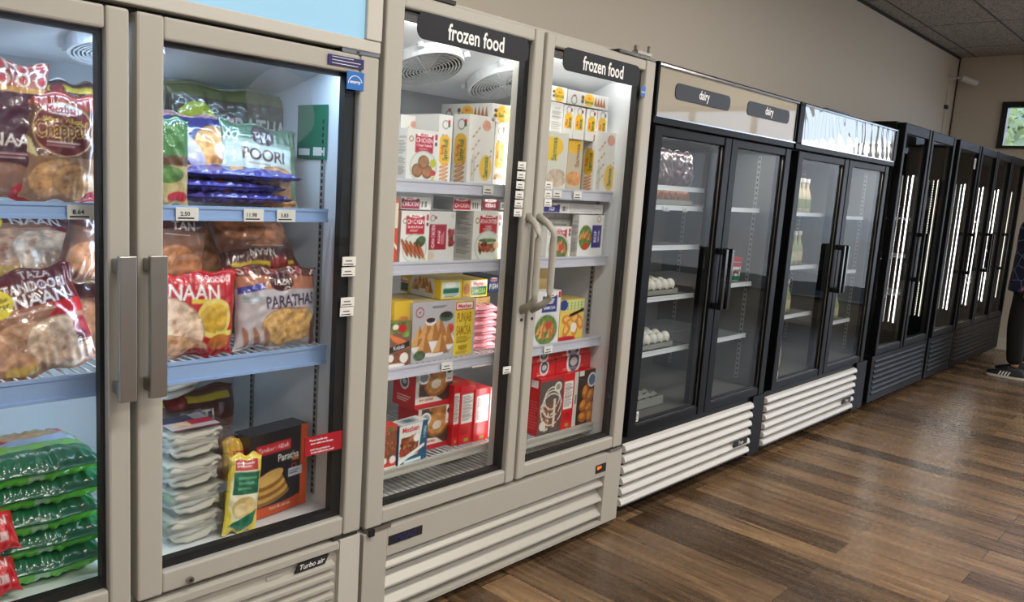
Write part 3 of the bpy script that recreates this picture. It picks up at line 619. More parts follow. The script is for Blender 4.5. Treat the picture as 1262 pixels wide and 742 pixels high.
def pilaster(root, x, y, z0, z1, n, inward, m=darkwire):
    s = MB(); t = .004*inward; a, b = sorted((x, x+t)); s.box(a, b, y-.010, y+.010, z0, z1, m)
    for i in range(n):
        z = z0+(z1-z0)*(i+.5)/n; a, b = sorted((x+t, x+t*1.3)); s.box(a, b, y-.004, y+.004, z-.006, z+.006, ink)
    return part(s, 'shelf_pilaster', root)
def fan(root, x, y, z, r, tilt):
    """Round guard fan under the evaporator cover; tilt = slope of the cover about x."""
    def T(p):
        v = Matrix.Rotation(tilt, 3, 'X') @ Vector(p); return (x+v.x, y+v.y, z+v.z)
    f = MB(); n = 36
    def rg(r0, r1, za, zb, m):
        pts = []; 
        for k in range(n):
            a = 2*math.pi*k/n; c, s_ = math.cos(a), math.sin(a)
            pts += [T((r0*c, r0*s_, za)), T((r1*c, r1*s_, za)), T((r1*c, r1*s_, zb)), T((r0*c, r0*s_, zb))]
        fs = []
        for k in range(n):
            a, b = 4*k, 4*((k+1) % n)
            for i in range(4): fs.append((a+i, a+(i+1) % 4, b+(i+1) % 4, b+i))
        f.raw(pts, fs, m)
    rg(r*.93, r, -.035, .0, white_in)
    for i in range(1, 11): rg(r*.93*i/11, r*.93*i/11+.0035, -.036, -.032, white_in)
    for k in range(10):
        a = 2*math.pi*k/10; c, s_ = math.cos(a), math.sin(a); q = .0018
        f.raw([T((-s_*q, c*q, -.038)), T((s_*q, -c*q, -.038)), T((r*.95*c+s_*q, r*.95*s_-c*q, -.036)), T((r*.95*c-s_*q, r*.95*s_+c*q, -.036))], [(0, 1, 2, 3)], white_in)
    for k in range(4):
        a = math.pi/4+k*math.pi/2; c, s_ = math.cos(a)*(r+.012), math.sin(a)*(r+.012)
        f.tube([T((c, s_, -.018)), T((c, s_, 0))], .011, white_in, 8)
    fo = part(f, 'fan', root)
    h = MB(); h.tube([T((0, 0, -.030)), T((0, 0, -.002))], .03, grey_in, 14)
    for k in range(4):
        a = k*math.pi/2+.3; c, s_ = math.cos(a), math.sin(a); c2, s2 = math.cos(a+.6), math.sin(a+.6)
        h.raw([T((.025*c, .025*s_, -.022)), T((r*.85*c, r*.85*s_, -.022)), T((r*.85*c2, r*.85*s2, -.006)), T((.025*c2, .025*s2, -.006))], [(0, 1, 2, 3)], darkwire)
    h.build('fan_blades', fo)
    d = MB(); pts = [T((r*.93*math.cos(2*math.pi*k/n), r*.93*math.sin(2*math.pi*k/n), -.0015)) for k in range(n)]
    d.face(pts, seam); d.build('fan_opening', fo); return fo
def text_badge(root, x, z, w, h, txt, bm, tm, y=-.002, skew=0, name='badge', lines=0, sub=None, th=.55):
    b = MB(); k = skew*h
    b.raw([(x-w/2, y, z-h/2), (x+w/2-k, y, z-h/2), (x+w/2, y, z+h/2), (x-w/2+k, y, z+h/2), (x-w/2, y+.003, z-h/2), (x+w/2-k, y+.003, z-h/2), (x+w/2, y+.003, z+h/2), (x-w/2+k, y+.003, z+h/2)],
          [(0, 1, 2, 3), (7, 6, 5, 4), (0, 4, 5, 1), (1, 5, 6, 2), (2, 6, 7, 3), (3, 7, 4, 0)], bm)
    if txt:
        v, _ = text_tris(txt); tw = v[:, 0].max()-v[:, 0].min(); hh = h*th; sx = min(1.0, w*.86/(tw*hh/.7)); b.text(txt, (x, y-.0006, z+(h*.12 if sub else 0)), hh, tm, ud=(.25 if skew else 0, 0, 1), sx=sx)
    for i in range(lines):
        zz = z+h*(.32-.64*i/max(1, lines-1)); b.face([(x-w*.4, y-.0005, zz-h*.03), (x+w*(.2+.2*((i*3) % 4)/3), y-.0005, zz-h*.03), (x+w*(.2+.2*((i*3) % 4)/3), y-.0005, zz+h*.03), (x-w*.4, y-.0005, zz+h*.03)], tm)
    return part(b, name, root) if root.type == 'EMPTY' else b.build(name, root)
def round_sign(parent, x, z, w, h, txt, bm, y=-.004, sx=.78, th=.60):
    s = MB(); r = h*.36; pts = []
    for cx, cz, a0 in ((x+w/2-r, z+h/2-r, 0), (x-w/2+r, z+h/2-r, 90), (x-w/2+r, z-h/2+r, 180), (x+w/2-r, z-h/2+r, 270)):
        for k in range(7): a = R(a0+15*k); pts.append((cx+r*math.cos(a), cz+r*math.sin(a)))
    s.prism(pts, 'y', y, y+.003, bm); s.text(txt, (x, y-.0008, z), h*th, white_t, sx=sx)
    return s.build('sign', parent) if parent.type != 'EMPTY' else part(s, 'sign', parent)

# ------------------------------------------------------------------ first white freezer (left)
F1 = tag(empty('glass_door_freezer', (.745, 0, 0)), 'cream two-door freezer with bags of flatbread, bar handles and a glowing pale blue header, nearest the viewer', 'freezer')
cabinet(F1, .065, 1.428, .105, 2.12, .42, 1.80, cream, white_in)
F1L = door(F1, .072, .738, .38, 1.79, .062, .05, .05, .055, cream, glass, band=(.034, .010, .01, .022))
F1R = door(F1, .753, 1.422, .38, 1.79, .062, .062, .052, .058, cream, glass, band=(.006, .034, .01, .022))
b = MB(); b.box(.065, 1.428, .004, .056, 1.802, 1.835, cream2); b.box(1.375, 1.428, .0, .056, 1.835, 2.12, cream2); b.box(.065, 1.375, .004, .056, 2.075, 2.12, cream2); b.box(.115, 1.378, .0503, .0568, 1.77, 1.803, seam); part(b, 'header_frame', F1, bevel=.004)  # dark strip behind the gap is added to block leaking light
part(MB().box(.07, 1.375, .012, .05, 1.836, 2.074, glow_panel), 'header_panel', F1)
part(MB().box(1.30, 1.42, .006, .05, 1.7905, 1.8015, chrome).box(1.352, 1.42, -.002, .006, 1.792, 1.80, chrome), 'hinge', F1); part(MB().box(1.33, 1.42, .01, .05, .366, .379, seam), 'hinge', F1)
for x0, x1, d in ((.690, .728, F1L), (.758, .798, F1R)):
    h = MB(); xx = (x0+x1)/2
    h.prism([(x0, -.062), (x1, -.062), (x1+.002, -.050), (x0-.002, -.050)], 'z', .915, 1.25, steel)
    h.box(xx-.012, xx+.012, -.05, 0, .925, .955, steel); h.box(xx-.012, xx+.012, -.05, 0, 1.21, 1.24, steel)
    h.build('handle', d, bevel=.002)
# base with louvres
b = MB(); b.box(1.352, 1.426, .004, .05, .105, .364, cream2); b.box(.065, 1.352, .02, .05, .105, .364, cream)
b.prism([(.02, .364), (.004, .358), (.004, .338), (.02, .332)], 'x', .065, 1.35, cream)
for i in range(6): z = .292-.033*i; b.prism([(.02, z+.012), (.002, z+.004), (.002, z-.008), (.02, z-.014)], 'x', .065, 1.335, cream)
part(b, 'base_grille', F1, bevel=.001)
text_badge(F1, 1.258, .3185, .118, .028, 'Turbo air', ink, paper, y=.008, skew=.5, th=.55)
text_badge(F1, 1.14, .313, .05, .012, None, cream, inkgrey, y=.0165, lines=1, name='barcode_label')
MB().tube([(.885, -.006, .398), (.885, .002, .398)], .009, chrome, 14).tube([(.885, -.0075, .398), (.885, -.006, .398)], .004, ink, 8).build('lock', F1R)
for x in (.12, 1.37):
    for y in (.12, .7): part(MB().tube([(x-.012, y, .0345), (x+.012, y, .0345)], .034, gasket, 14).box(x-.02, x+.02, y-.02, y+.02, .066, .1045, steel), 'caster', F1)
b = MB(); b.prism([(.11, 1.796), (.11, 1.775), (.46, 1.70), (.5, 1.72), (.5, 1.796)], 'x', .118, 1.374, white_in); part(b, 'evaporator_cover', F1)
fan(F1, .42, .24, 1.748, .11, R(-12)); fan(F1, .80, .24, 1.748, .11, R(-12))
shA = shelf(F1, .12, 1.345, 1.352, .038, rail_b); shB = shelf(F1, .12, 1.355, .945, .058, rail_b)
part(MB().box(.735, .80, .060, .10, .421, 1.797, cream2), 'mullion', F1)
for px, t in ((100, '8.64'), (231, '2.50'), (313, '11.98'), (353, '3.83')): x, _ = U(px, 264, .107); tag_slip(shA, x, 1.335, .058, .034, txt=t)
for y, n in ((.19, 60), (.58, 60)): pilaster(F1, 1.374, y, .45, 1.62, n, -1)
strip_lamp(F1, .77, .5, 1.7, y=.102, power=2.5, color=(.5, .72, 1), n=36)
area('cabinet_fill', (.30, .10, 1.785), (0, .35, -1), .9, .04, 5.0, (.5, .72, 1), F1)  # added fill light under the inner ceiling, without a lamp body
strip_lamp(F1, .14, .5, 1.7, y=.075, power=1.3, dirn=(.6, 1, 0), color=(.5, .72, 1), n=30)
# stickers on the door
text_badge(F1R, 1.310, 1.764, .116, .026, None, navy_t, white_t, y=-.0012, lines=3, name='notice_sticker')
s = MB(); s.box(1.313, 1.370, -.0015, .0, 1.693, 1.742, blue_t); s.text('energy', (1.341, -.0022, 1.712), .009, white_t)
for k in range(14): a = R(15+150*k/13); a2 = R(15+150*(k+1)/13); s.face([(1.341+.022*math.cos(a), -.002, 1.708+.022*math.sin(a)), (1.341+.024*math.cos(a), -.002, 1.708+.024*math.sin(a)), (1.341+.024*math.cos(a2), -.002, 1.708+.024*math.sin(a2)), (1.341+.022*math.cos(a2), -.002, 1.708+.022*math.sin(a2))], white_t)
s.build('energy_sticker', F1R)
s = MB(); s.box(1.226, 1.352, .0145, .0178, .652, .708, red_t); s.text('Please handle the', (1.27, .0138, .697), .006, white_t); s.text('door with two fingers', (1.282, .0138, .686), .006, white_t); s.text('until the product is', (1.276, .0138, .668), .006, white_t); s.text('firmly behind the shelf', (1.285, .0138, .659), .006, white_t); s.build('red_door_sticker', F1R)
for px, py in ((430, 322), (429, 335), (428, 372), (427, 384)): x, z = U(px, py, 0); tag_slip(F1R, x, z, .046, .026, y=-.002)
part(MB().box(1.3695, 1.371, .17, .33, 1.50, 1.66, green_t).box(1.3688, 1.3695, .18, .24, 1.51, 1.535, paper).box(1.3688, 1.3695, .26, .32, 1.51, 1.53, paper), 'notice_leaflet', F1)
s = MB()   # patch of condensation on the inside of the pane
pts = [(1.13+.10*math.cos(2*math.pi*k/30)*(1+.06*math.sin(5*k)), 1.62+.10*math.sin(2*math.pi*k/30)) for k in range(30)]
s.prism(pts, 'y', .0235, .0245, frost); s.build('condensation', F1R)

# ------------------------------------------------------------------ second white freezer (frozen food)
F2 = tag(empty('glass_door_freezer', (2.125, 0, 0)), 'cream two-door freezer of boxed frozen meals with bowed handles and frozen food signs', 'freezer')
cabinet(F2, 1.437, 2.815, .06, 2.01, .385, 1.965, cream, white_in)
F2L = door(F2, 1.441, 2.117, .372, 1.99, .066, .045, .042, .05, cream, glass, band=(.004, .022, .006, .016))
F2R = door(F2, 2.132, 2.808, .372, 1.99, .044, .066, .042, .05, cream, glass, band=(.004, .022, .006, .016))
b = MB(); b.box(2.55, 2.80, .0, .05, 1.9905, 2.002, blackg); b.box(2.70, 2.80, .02, .05, 2.0105, 2.022, steel); b.tube([(2.70, .03, 2.022), (2.70, .03, 2.04)], .01, steel, 8); b.tube([(2.79, .03, 2.011), (2.79, .03, 2.05)], .008, steel, 8); part(b, 'top_hinge', F2); part(MB().box(1.47, 1.7, .0, .05, 1.9905, 2.002, seam), 'top_hinge', F2)
b = MB(); b.box(1.45, 1.54, -.004, .03, .358, .371, steel); b.box(1.45, 1.47, -.012, -.004, .35, .372, gasket); part(b, 'bottom_hinge', F2); part(MB().box(2.72, 2.80, -.004, .03, .358, .371, steel), 'bottom_hinge', F2)
for xa, xb, d in ((2.096, 2.084, F2L), (2.153, 2.165, F2R)):
    h = MB(); pa = []
    for k in range(15):
        t = k/14; e = min(1, math.sin(math.pi*t)*2.2); pa.append((xa+(xb-xa)*e, .004-.07*min(1, math.sin(math.pi*t)*3.0), 1.02+.335*t))
    h.tube(pa, .012, plastic_h, 10, [.016]+[.0125]*13+[.016]); h.build('handle', d, smooth=True)
    MB().tube([(xa+.001, -.002, .985), (xa+.001, .004, .985)], .006, ink, 10).build('lock', d)
bb = MB(); bb.box(1.437, 1.53, .0, .05, .035, .356, cream); bb.box(2.70, 2.815, .0, .05, .035, .356, cream); bb.box(1.53, 2.70, .0, .05, .258, .356, cream); bb.box(1.53, 2.70, .042, .05, .035, .258, cream); bb.box(1.53, 2.70, .0, .042, .035, .052, cream)
for i in range(3): z = .255-.068*i; bb.prism([(.042, z), (.004, z-.036), (.004, z-.044), (.042, z-.050)], 'x', 1.53, 2.70, cream)
part(bb, 'base_grille', F2, bevel=.0015)
text_badge(F2, 1.605, .310, .14, .03, 'MIGALI', ink, navy_t, y=-.003, th=.6, name='name_badge')
s = MB(); s.box(2.630, 2.70, -.003, 0, .282, .318, ink); s.box(2.638, 2.652, -.0036, -.003, .298, .312, orange_t); s.box(2.656, 2.666, -.0036, -.003, .300, .312, orange_t); part(s, 'temperature_display', F2)
for x in (1.5, 2.75):
    for y in (.12, .7): part(MB().tube([(x, y, 0), (x, y, .06)], .02, gasket, 12), 'foot', F2)
round_sign(F2L, 1.793, 1.908, .485, .078, 'frozen food', signblk); round_sign(F2R, 2.455, 1.916, .475, .08, 'frozen food', signblk)
b = MB(); b.prism([(.12, 1.96), (.12, 1.935), (.5, 1.78), (.54, 1.80), (.54, 1.96)], 'x', 1.492, 2.76, white_in); b.box(1.60, 1.64, .55, .60, 1.72, 1.79, white_in); b.tube([(1.62, .6, 1.74), (1.58, .66, 1.60), (1.50, .70, 1.55)], .006, white_in, 6); part(b, 'evaporator_cover', F2)
for x in (1.84, 2.22): fan(F2, x, .30, 1.862, .135, R(-22))
S2 = []
for (x0, x1, side) in ((1.495, 2.12, 'L'), (2.155, 2.745, 'R')):
    for z, rl in ((1.455, .042), (1.188, .042), (.840, .040)): S2.append(shelf(F2, x0, x1, z, rl, rail_w))
    S2.append(shelf(F2, x0, x1, .492 if side == 'L' else .452, .03, cream, name='bottom_shelf', pitch=.022))
part(MB().box(2.078, 2.165, .060, .105, .39, 1.96, cream2), 'mullion', F2)
s = MB(); 
for i in range(52): x = 1.50+i*.024; s.box(x, x+.008, .09, .3, .389, .394, cream)
part(s, 'floor_vent', F2)
for px, py in ((643, 204), (642, 216), (641, 228), (640, 240), (639, 251), (638, 262), (624.5, 456)): x, z = U(px, py, 0); tag_slip(F2L, x, z, .040, .026, y=-.002)
for px, py in ((676, 228), (675.5, 239), (675, 250)): x, z = U(px, py, 0); tag_slip(F2R, x, z, .040, .026, y=-.002)
for i, px, py in ((0, 602, 234), (2, 551, 453), (4, 687, 241), (4, 712, 241), (6, 676, 430)):
    x, z = U(px, py, .107); tag_slip(S2[i], x, S2[i].data.vertices[4].co.z-.018, .05, .03)
s = MB(); s.box(2.717, 2.745, -.001, .0, 1.845, 1.885, blue_t); s.text('ENERGY', (2.731, -.0016, 1.862), .006, white_t); s.build('energy_sticker', F2R)
strip_lamp(F2, 2.125, .5, 1.85, y=.106, power=.8, n=42, m=led_in, color=(1, .98, .94))
area('cabinet_fill', (.05, .10, 1.93), (0, .35, -1), 1.15, .04, 1.8, (1, .98, .94), F2)  # unseen fill light added above the shelves
strip_lamp(F2, 1.50, .5, 1.85, y=.075, power=.6, dirn=(.7, 1, 0), n=42, m=led_in, color=(1, .98, .94))
for y in (.2, .6): pilaster(F2, 2.762, y, .45, 1.7, 60, -1)

# ------------------------------------------------------------------ black sliding-door coolers (dairy and drinks)
def dairy(x0, x1, label, header_mat, dxs, hx0, hx1, shelves, lx1, sign=None, lamp=.35, badge=None):
    c = tag(empty('glass_door_cooler', ((x0+x1)/2, 0, 0)), label, 'cooler')
    cabinet(c, x0, x1, .055, 2.0, .425, 1.745, black, grey_in, y0=.057)
    b = MB(); b.box(x0, x1, .004, .056, 1.752, 1.785, black); b.box(x0, x1, .0, .056, 1.985, 2.0, black)
    b.box(x0, hx0, .0, .056, 1.785, 1.985, black); b.box(hx1, x1, .0, .056, 1.785, 1.985, black); b.box(hx0, hx1, .03, .056, 1.785, 1.985, black); part(b, 'header_frame', c, bevel=.003)
    hp = part(MB().box(hx0, hx1, .006, .03, 1.785, 1.985, header_mat), 'header_panel', c)
    part(MB().box(hx0-.01, hx1+.01, -.004, .0, 1.985, 1.993, chrome).box(hx0-.01, hx1+.01, -.004, .006, 1.779, 1.785, chrome), 'header_trim', c)
    ds = []
    for a, bx in dxs:
        d = door(c, a, bx, .40, 1.745, .062, .062, .04, .042, black, glass_d, band=(.004, .01, .004, .004), bevel=.004); ds.append(d)
        MB().box(a+.062, a+.0635, .012, .018, .442, 1.70, steel).box(bx-.0635, bx-.062, .012, .018, .442, 1.70, steel).box(a+.064, bx-.064, .012, .018, .442, .4445, steel).build('glass_trim', d)
    for d, hx in ((ds[0], dxs[0][1]-.032), (ds[1], dxs[1][0]+.022)):
        h = MB(); h.box(hx-.012, hx+.012, -.055, -.035, .93, 1.225, blackg); h.box(hx-.012, hx+.012, -.035, 0, .93, .96, blackg); h.box(hx-.012, hx+.012, -.035, 0, 1.195, 1.225, blackg); h.build('handle', d, bevel=.003)
    b = MB(); b.box(x0, x1, .02, .056, .055, .395, black); b.box(lx1, x1, .004, .02, .055, .395, black)
    for i in range(6): z = .345-.050*i; b.prism([(.02, z+.021), (.002, z+.014), (-.006, z-.004), (-.002, z-.014), (.02, z-.018)], 'x', x0+.01, lx1, louver)
    part(b, 'base_grille', c, bevel=.002)
    if badge: text_badge(c, badge[0], badge[1], .15, .034, 'True', ink, paper, y=-.010, th=.6, name='name_badge')
    for x in (x0+.08, x1-.08):
        for y in (.14, .7): part(MB().tube([(x, y, 0), (x, y, .055)], .022, gasket, 12), 'foot', c)
    b = MB(); xm = (dxs[0][1]+dxs[1][0])/2; b.box(xm-.03, xm+.03, .060, .10, .43, 1.742, black); part(b, 'mullion', c)
    hs = []
    for (a, bx, z) in shelves: hs.append(shelf(c, a, bx, z, .022, wire, darkwire, y1=.64, pitch=.03))
    for y in (.16, .6): pilaster(c, x1-.054, y, .46, 1.7, 44, -1); pilaster(c, x0+.054, y, .46, 1.7, 44, 1)
    for x in (x0+(x1-x0)*.27, x0+(x1-x0)*.73):
        s = MB(); s.box(x-.012, x+.012, .710, .7165, .46, 1.7, darkwire)
        for i in range(44): z = .46+1.24*(i+.5)/44; s.box(x-.004, x+.004, .7085, .710, z-.006, z+.006, ink)
        part(s, 'shelf_pilaster', c)
    if lamp: area('cabinet_fill', (0, .12, 1.735), (0, .15, -1), (x1-x0)*.8, .04, lamp, (1, .97, .9), c)  # fill light added to brighten the otherwise unlit interior
    return c, ds, hs
xm = 3.505
D1, D1d, D1s = dairy(2.828, 4.188, 'black two-door cooler of egg trays with a tan dairy sign header', header_m, ((2.842, 3.503), (3.507, 4.160)), 2.845, 4.175,
      [(2.90, 3.49, 1.50), (2.90, 3.49, 1.41), (2.90, 3.49, 1.225), (2.90, 3.49, .985), (2.90, 3.49, .725), (3.53, 4.10, 1.415), (3.53, 4.10, 1.015), (3.53, 4.10, .725)], 4.055, lamp=2.6, badge=(3.93, .165))
round_sign(D1, 3.212, 1.900, .475, .066, 'dairy', signgry, y=.002, sx=.84, th=.56); round_sign(D1, 3.856, 1.903, .465, .066, 'dairy', signgry, y=.002, sx=.84, th=.56)
wv = wavy_header()
D2, D2d, D2s = dairy(4.215, 5.80, 'black two-door cooler of drink bottles with a bare mirror-like header', wv, ((4.258, 4.985), (4.995, 5.700)), 4.275, 5.75,
      [(4.33, 4.97, 1.405), (4.33, 4.97, 1.085), (4.33, 4.97, .787), (5.05, 5.66, 1.395), (5.05, 5.66, 1.03), (5.05, 5.66, .687)], 5.60, lamp=3.2, badge=(5.45, .16))
for d, x in ((D1d[0], 2.925), (D2d[0], 4.34)):
    text_badge(d, x, .475, .035, .045, None, paper, ink, y=.0155, lines=6, name='door_label')
s = MB(); s.box(4.6, 4.95, .02, .06, 2.0005, 2.012, blackg); part(s, 'header_cable_cover', D2)
tag_slip(D1s[1], U(822, 252, .107)[0], 1.398, .05, .022); tag_slip(D1s[1], U(845, 254, .107)[0], 1.398, .04, .022)

# ------------------------------------------------------------------ tall black drinks coolers (far end)
def drinks(x0, x1, doors, label, strips, handles):
    c = tag(empty('drinks_cooler', ((x0+x1)/2, 0, 0)), label, 'cooler')
    cabinet(c, x0, x1, .06, 2.068, .42, 2.0, black, black, y0=.057)
    b = MB(); b.box(x0, x1, .006, .056, .06, .405, black)
    for i in range(7): z = .36-.04*i; b.prism([(.006, z+.014), (-.002, z), (.006, z-.012)], 'x', x0+.06, x1-.06, black)
    part(b, 'base_grille', c, bevel=.002)
    for x in (x0+.08, x1-.08):
        for y in (.14, .7): part(MB().tube([(x, y, 0), (x, y, .060)], .022, gasket, 12), 'foot', c)
    for i, (a, bx) in enumerate(doors):
        d = door(c, a, bx, .41, 2.062, .045, .045, .07, .05, black, glass_d, band=(.004, .006, .004, .004), bevel=.005)
        MB().box(a+.047, bx-.047, .012, .018, .4605, .464, steel).build('glass_trim', d)
        hx = bx-.03 if handles[i] > 0 else a+.03
        h = MB(); h.box(hx-.012, hx+.012, -.06, -.04, .93, 1.30, blackg); h.box(hx-.012, hx+.012, -.04, 0, .93, .96, blackg); h.box(hx-.012, hx+.012, -.04, 0, 1.27, 1.30, blackg); h.build('handle', d, bevel=.003)
        for z in (.80, 1.10, 1.40): shelf(c, a+.06, bx-.06, z, .02, darkwire, darkwire, y0=.16, y1=.66, pitch=.035)
        if strips[i]:
            strip_lamp(c, bx-.045, .60, 1.72, y=.07, n=56, m=led, r=.014, power=1.2, dirn=(-.5, 1, 0), width=.02)
        else: strip_lamp(c, bx-.045, .60, 1.72, y=.07, n=56, m=led_refl, r=.013)  # dim glowing column in place of a reflected LED strip
        for k in (0, 1):          # columns of pale and glowing dots standing in for LED reflections
            s = MB(); x = bx-.085-.026*k; y = .10+.03*k; s.box(x-.009, x+.009, y, y+.006, .6, 1.72, darkwire)
            for q in range(56): z = .61+1.11*q/56; s.box(x-.006, x+.006, y-.002, y, z, z+.010, led_refl if k == 0 else paper)
            part(s, 'led_reflection_column', c)
    for i in range(len(doors)-1): xm = (doors[i][1]+doors[i+1][0])/2; part(MB().box(xm-.02, xm+.02, .058, .068, .43, 1.99, black), 'mullion', c)
    return c
B1 = drinks(5.905, 7.195, ((5.93, 6.53), (6.56, 7.175)), 'tall black two-door cooler with a bright lamp strip, beside the mirror-headed cooler', (1, 0), (1, -1))
B2 = drinks(7.25, 8.0, ((7.30, 7.985),), 'tall black single-door cooler between the two-door and the three-door ones', (1,), (1,))
B3 = drinks(8.02, 9.84, ((8.03, 8.62), (8.635, 9.225), (9.24, 9.825)), 'tall black three-door cooler at the end of the row beside the end wall', (1, 1, 0), (1, -1, -1))
text_badge(B2.children[3] if False else B2, 7.86, 1.90, .05, .09, None, paper, ink, y=.006, lines=5, name='door_label')

# ------------------------------------------------------------------ cartons in the second freezer
GT, GR, GB_ = 'cartons on the top shelf of the frozen food freezer', 'cartons on the second shelf of the frozen food freezer', 'red cartons at the bottom of the frozen food freezer'
B = put_box
YF1 = .135
z1, z2, z3, zl, zr = 1.4555, 1.1885, .8405, .4925, .4525
wb = white_box
top_grey = lambda w, d: Canvas(w, d, (205, 205, 202), .02)
B(490, 501, 539.5, 221.7, 157.5, .13, lambda w, h: wb(w, h, 'CHICKEN', 'Chapli Kebab', (176, 24, 48), 'patties'), side_text, top_grey, 'white CHICKEN carton with a plate of round patties, left end of top shelf', group=GT, z0=z1, d=.05)
B(None, 492.6, 516, 222, 140.5, .26, lambda w, h: big_panel(w, h), None, None, 'white carton with a pink blot standing behind the patties carton', group=GT, z0=z1, d=.06)
B(None, 516.5, 537.5, 222, 141, .26, lambda w, h: spine(w, h, 'Samosa', 'samosa'), None, None, 'pale narrow carton behind the patties carton, right of the pink-blot one', group=GT, z0=z1, d=.06)
B(None, 539.5, 556.5, 222.6, 140, .14, lambda w, h: spine(w, h, 'Spring Roll'), None, None, 'narrow spring roll carton just right of the patties carton', group=GT, z0=z1, d=.2)
B(557.7, 577, 608.2, 225, 140, .14, lambda w, h: big_panel(w, h), lambda w, h: spine(w, h, 'Spring Roll'), top_grey, 'wide white carton in shiny wrap, spring roll spine to its left', group=GT, z0=z1, dmax=.12)
B(None, 609, 622.5, 226.8, 148.7, .15, lambda w, h: spine(w, h, 'Samosa', 'samosa'), None, None, 'narrow samosa carton right of the shiny wrapped carton', group=GT, z0=z1, d=.2)
B(None, 624, 636.5, 227, 151, .17, lambda w, h: spine(w, h, 'Samosa', 'samosa'), None, None, 'narrow samosa carton at the right end of the top shelf, left door', group=GT, z0=z1, d=.2)
B(544.5, 606.8, 636.5, 144.5, 121.2, .14, lying_end, lying_side, top_grey, 'samosa carton lying on top of the standing cartons behind left door', group=GT, z0=z1+.2225, h=.062)
# second shelf, left door
B(482, 485, 490, 326, 246, .13, orange_edge, None, None, 'red and orange carton edge at the far left of the second shelf', group=GR, z0=z2, d=.05)
B(None, 493.7, 528.5, 324, 259.6, .135, lambda w, h: wb(w, h, 'CHICKEN', 'Seekh Kebab', (176, 24, 40), 'kebab', .62, .5), None, top_grey, 'white CHICKEN carton with five brown kebabs on a plate', group=GR, z0=z2, d=.17)
B(None, 529, 560, 324, 260.4, .135, seekh_side, None, top_grey, 'white carton with a sideways dark red kebab panel', group=GR, z0=z2, d=.17)
B(560.5, 582.6, 618, 322.6, 260, .135, lambda w, h: wb(w, h, 'ADANA CHICKEN', 'Kebab', (180, 30, 44), 'strips', .6, .52), side_text, top_grey, 'white ADANA CHICKEN carton with kebab strips, grey text on its side', group=GR, z0=z2, dmax=.10)
B(None, 619, 630, 322, 272, .22, lambda w, h: wb(w, h, 'KEBAB', 'Rolls', (200, 60, 50), 'rolls', .6, .5), None, None, 'carton with orange kebab rolls at the right end of second shelf', group=GR, z0=z2, d=.2)
B(None, 494.5, 531.5, 255.5, 240, .15, lambda w, h: flat_box_end(w, h, 'CHICKEN', (150, 30, 60)), None, top_grey, 'flat white and maroon carton lying above the kebab carton', group=GR, z0=z2+.172, h=.042, d=.2)
B(534, 559, 593.5, 257, 240, .15, lambda w, h: flat_box_end(w, h, 'CHICKEN'), lambda w, h: Canvas(w, h, (150, 150, 148)), top_grey, 'flat CHICKEN carton with barcode lying above the ADANA carton', group=GR, z0=z2+.172, h=.045, dmax=.3)
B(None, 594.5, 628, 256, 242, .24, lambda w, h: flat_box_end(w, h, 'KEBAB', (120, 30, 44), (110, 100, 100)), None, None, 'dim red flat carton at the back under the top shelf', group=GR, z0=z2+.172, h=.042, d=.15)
# third shelf, left door
GY = 'cartons on the third shelf of the frozen food freezer'
B(None, 507.7, 584, 451, 374, .14, samosa_big, None, lambda w, d: Canvas(w, d, (196, 184, 140), .02), 'large PUNJAB SAMOSA carton in shiny wrap with a yellow panel', group=GY, z0=z3, d=.2)
B(484, 485, 507, 448, 372, .155, lambda w, h: Canvas(w, h, (214, 178, 50)).ell(.5, .7, .3, .16, (190, 120, 60), var=.3).rect(0, .2, .3, .6, (180, 60, 40)), None, None, 'yellow carton end left of the large samosa carton', group=GY, z0=z3, d=.18)
B(None, 479, 504.5, 455.5, 398, .126, kebab_box, None, None, 'small dark kebab carton at the front left of the third shelf', group=GY, z0=z3, d=.027)
B(482, 543.6, 569.5, 367, 341, .15, yellow_end, yellow_side, lambda w, d: Canvas(w, d, (214, 190, 90), .02), 'yellow samosa carton lying on top of the large samosa carton', group=GY, z0=z3+.2105, h=.068, dmax=.22)
B(None, 571, 601, 357, 336, .2, green_end, None, None, 'yellow carton with a green panel, right of the lying samosa carton', group=GY, z0=z3+.20, h=.065, d=.2)
B(None, 603, 622, 356, 336, .26, lambda w, h: flat_box_end(w, h, 'FISH', (60, 80, 120), (52, 60, 88)), None, None, 'dark blue small carton at the back right of the third shelf', group=GY, z0=z3+.20, h=.06, d=.15)
B(None, 585.5, 604, 375, 362, .2, lambda w, h: Canvas(w, h, (150, 120, 80)).lines(.1, .1, .9, .9, 3, (190, 150, 90)), None, None, 'brown carton lying behind above the pink packs', group=GY, z0=z3+.125+.04, h=.032, d=.1)
def pink_cv(w, h):
    c = Canvas(w, h, (226, 150, 160))
    for i in range(9): c.rect(.04+.105*i, .1, .12+.105*i, .9, (236, 178, 184) if i % 2 else (206, 110, 124), .1)
    c.rect(.0, .85, 1, 1, (236, 206, 206)); c.rect(.6, .1, .8, .3, (90, 40, 60), .4); return c
pk = None; xa, _ = U(585.5, 400, .14); xb, _ = U(618, 400, .14)
PW = ['lowest', 'second from the bottom', 'third from the bottom', 'fourth from the bottom', 'fifth from the bottom', 'topmost']
for i in range(6):
    if pk is None: pk = pillow('sausage_pack', xb-xa, .17, .034, pink_cv(xb-xa, .17), seed=5, p=6, crimp=.04, wr=.5); o = pk
    else: o = pk.copy(); COL.objects.link(o)
    o.rotation_euler = (R(-90), 0, R((0, 4, -3, 3, -2, 2)[i])); o.location = ((xa+xb)/2, .155, z3+.018+.028*i)
    tag(o, 'pink vacuum pack of sausages, %s of the pink stack' % PW[i], 'frozen food pack', 'pink packs stacked beside the large samosa carton')
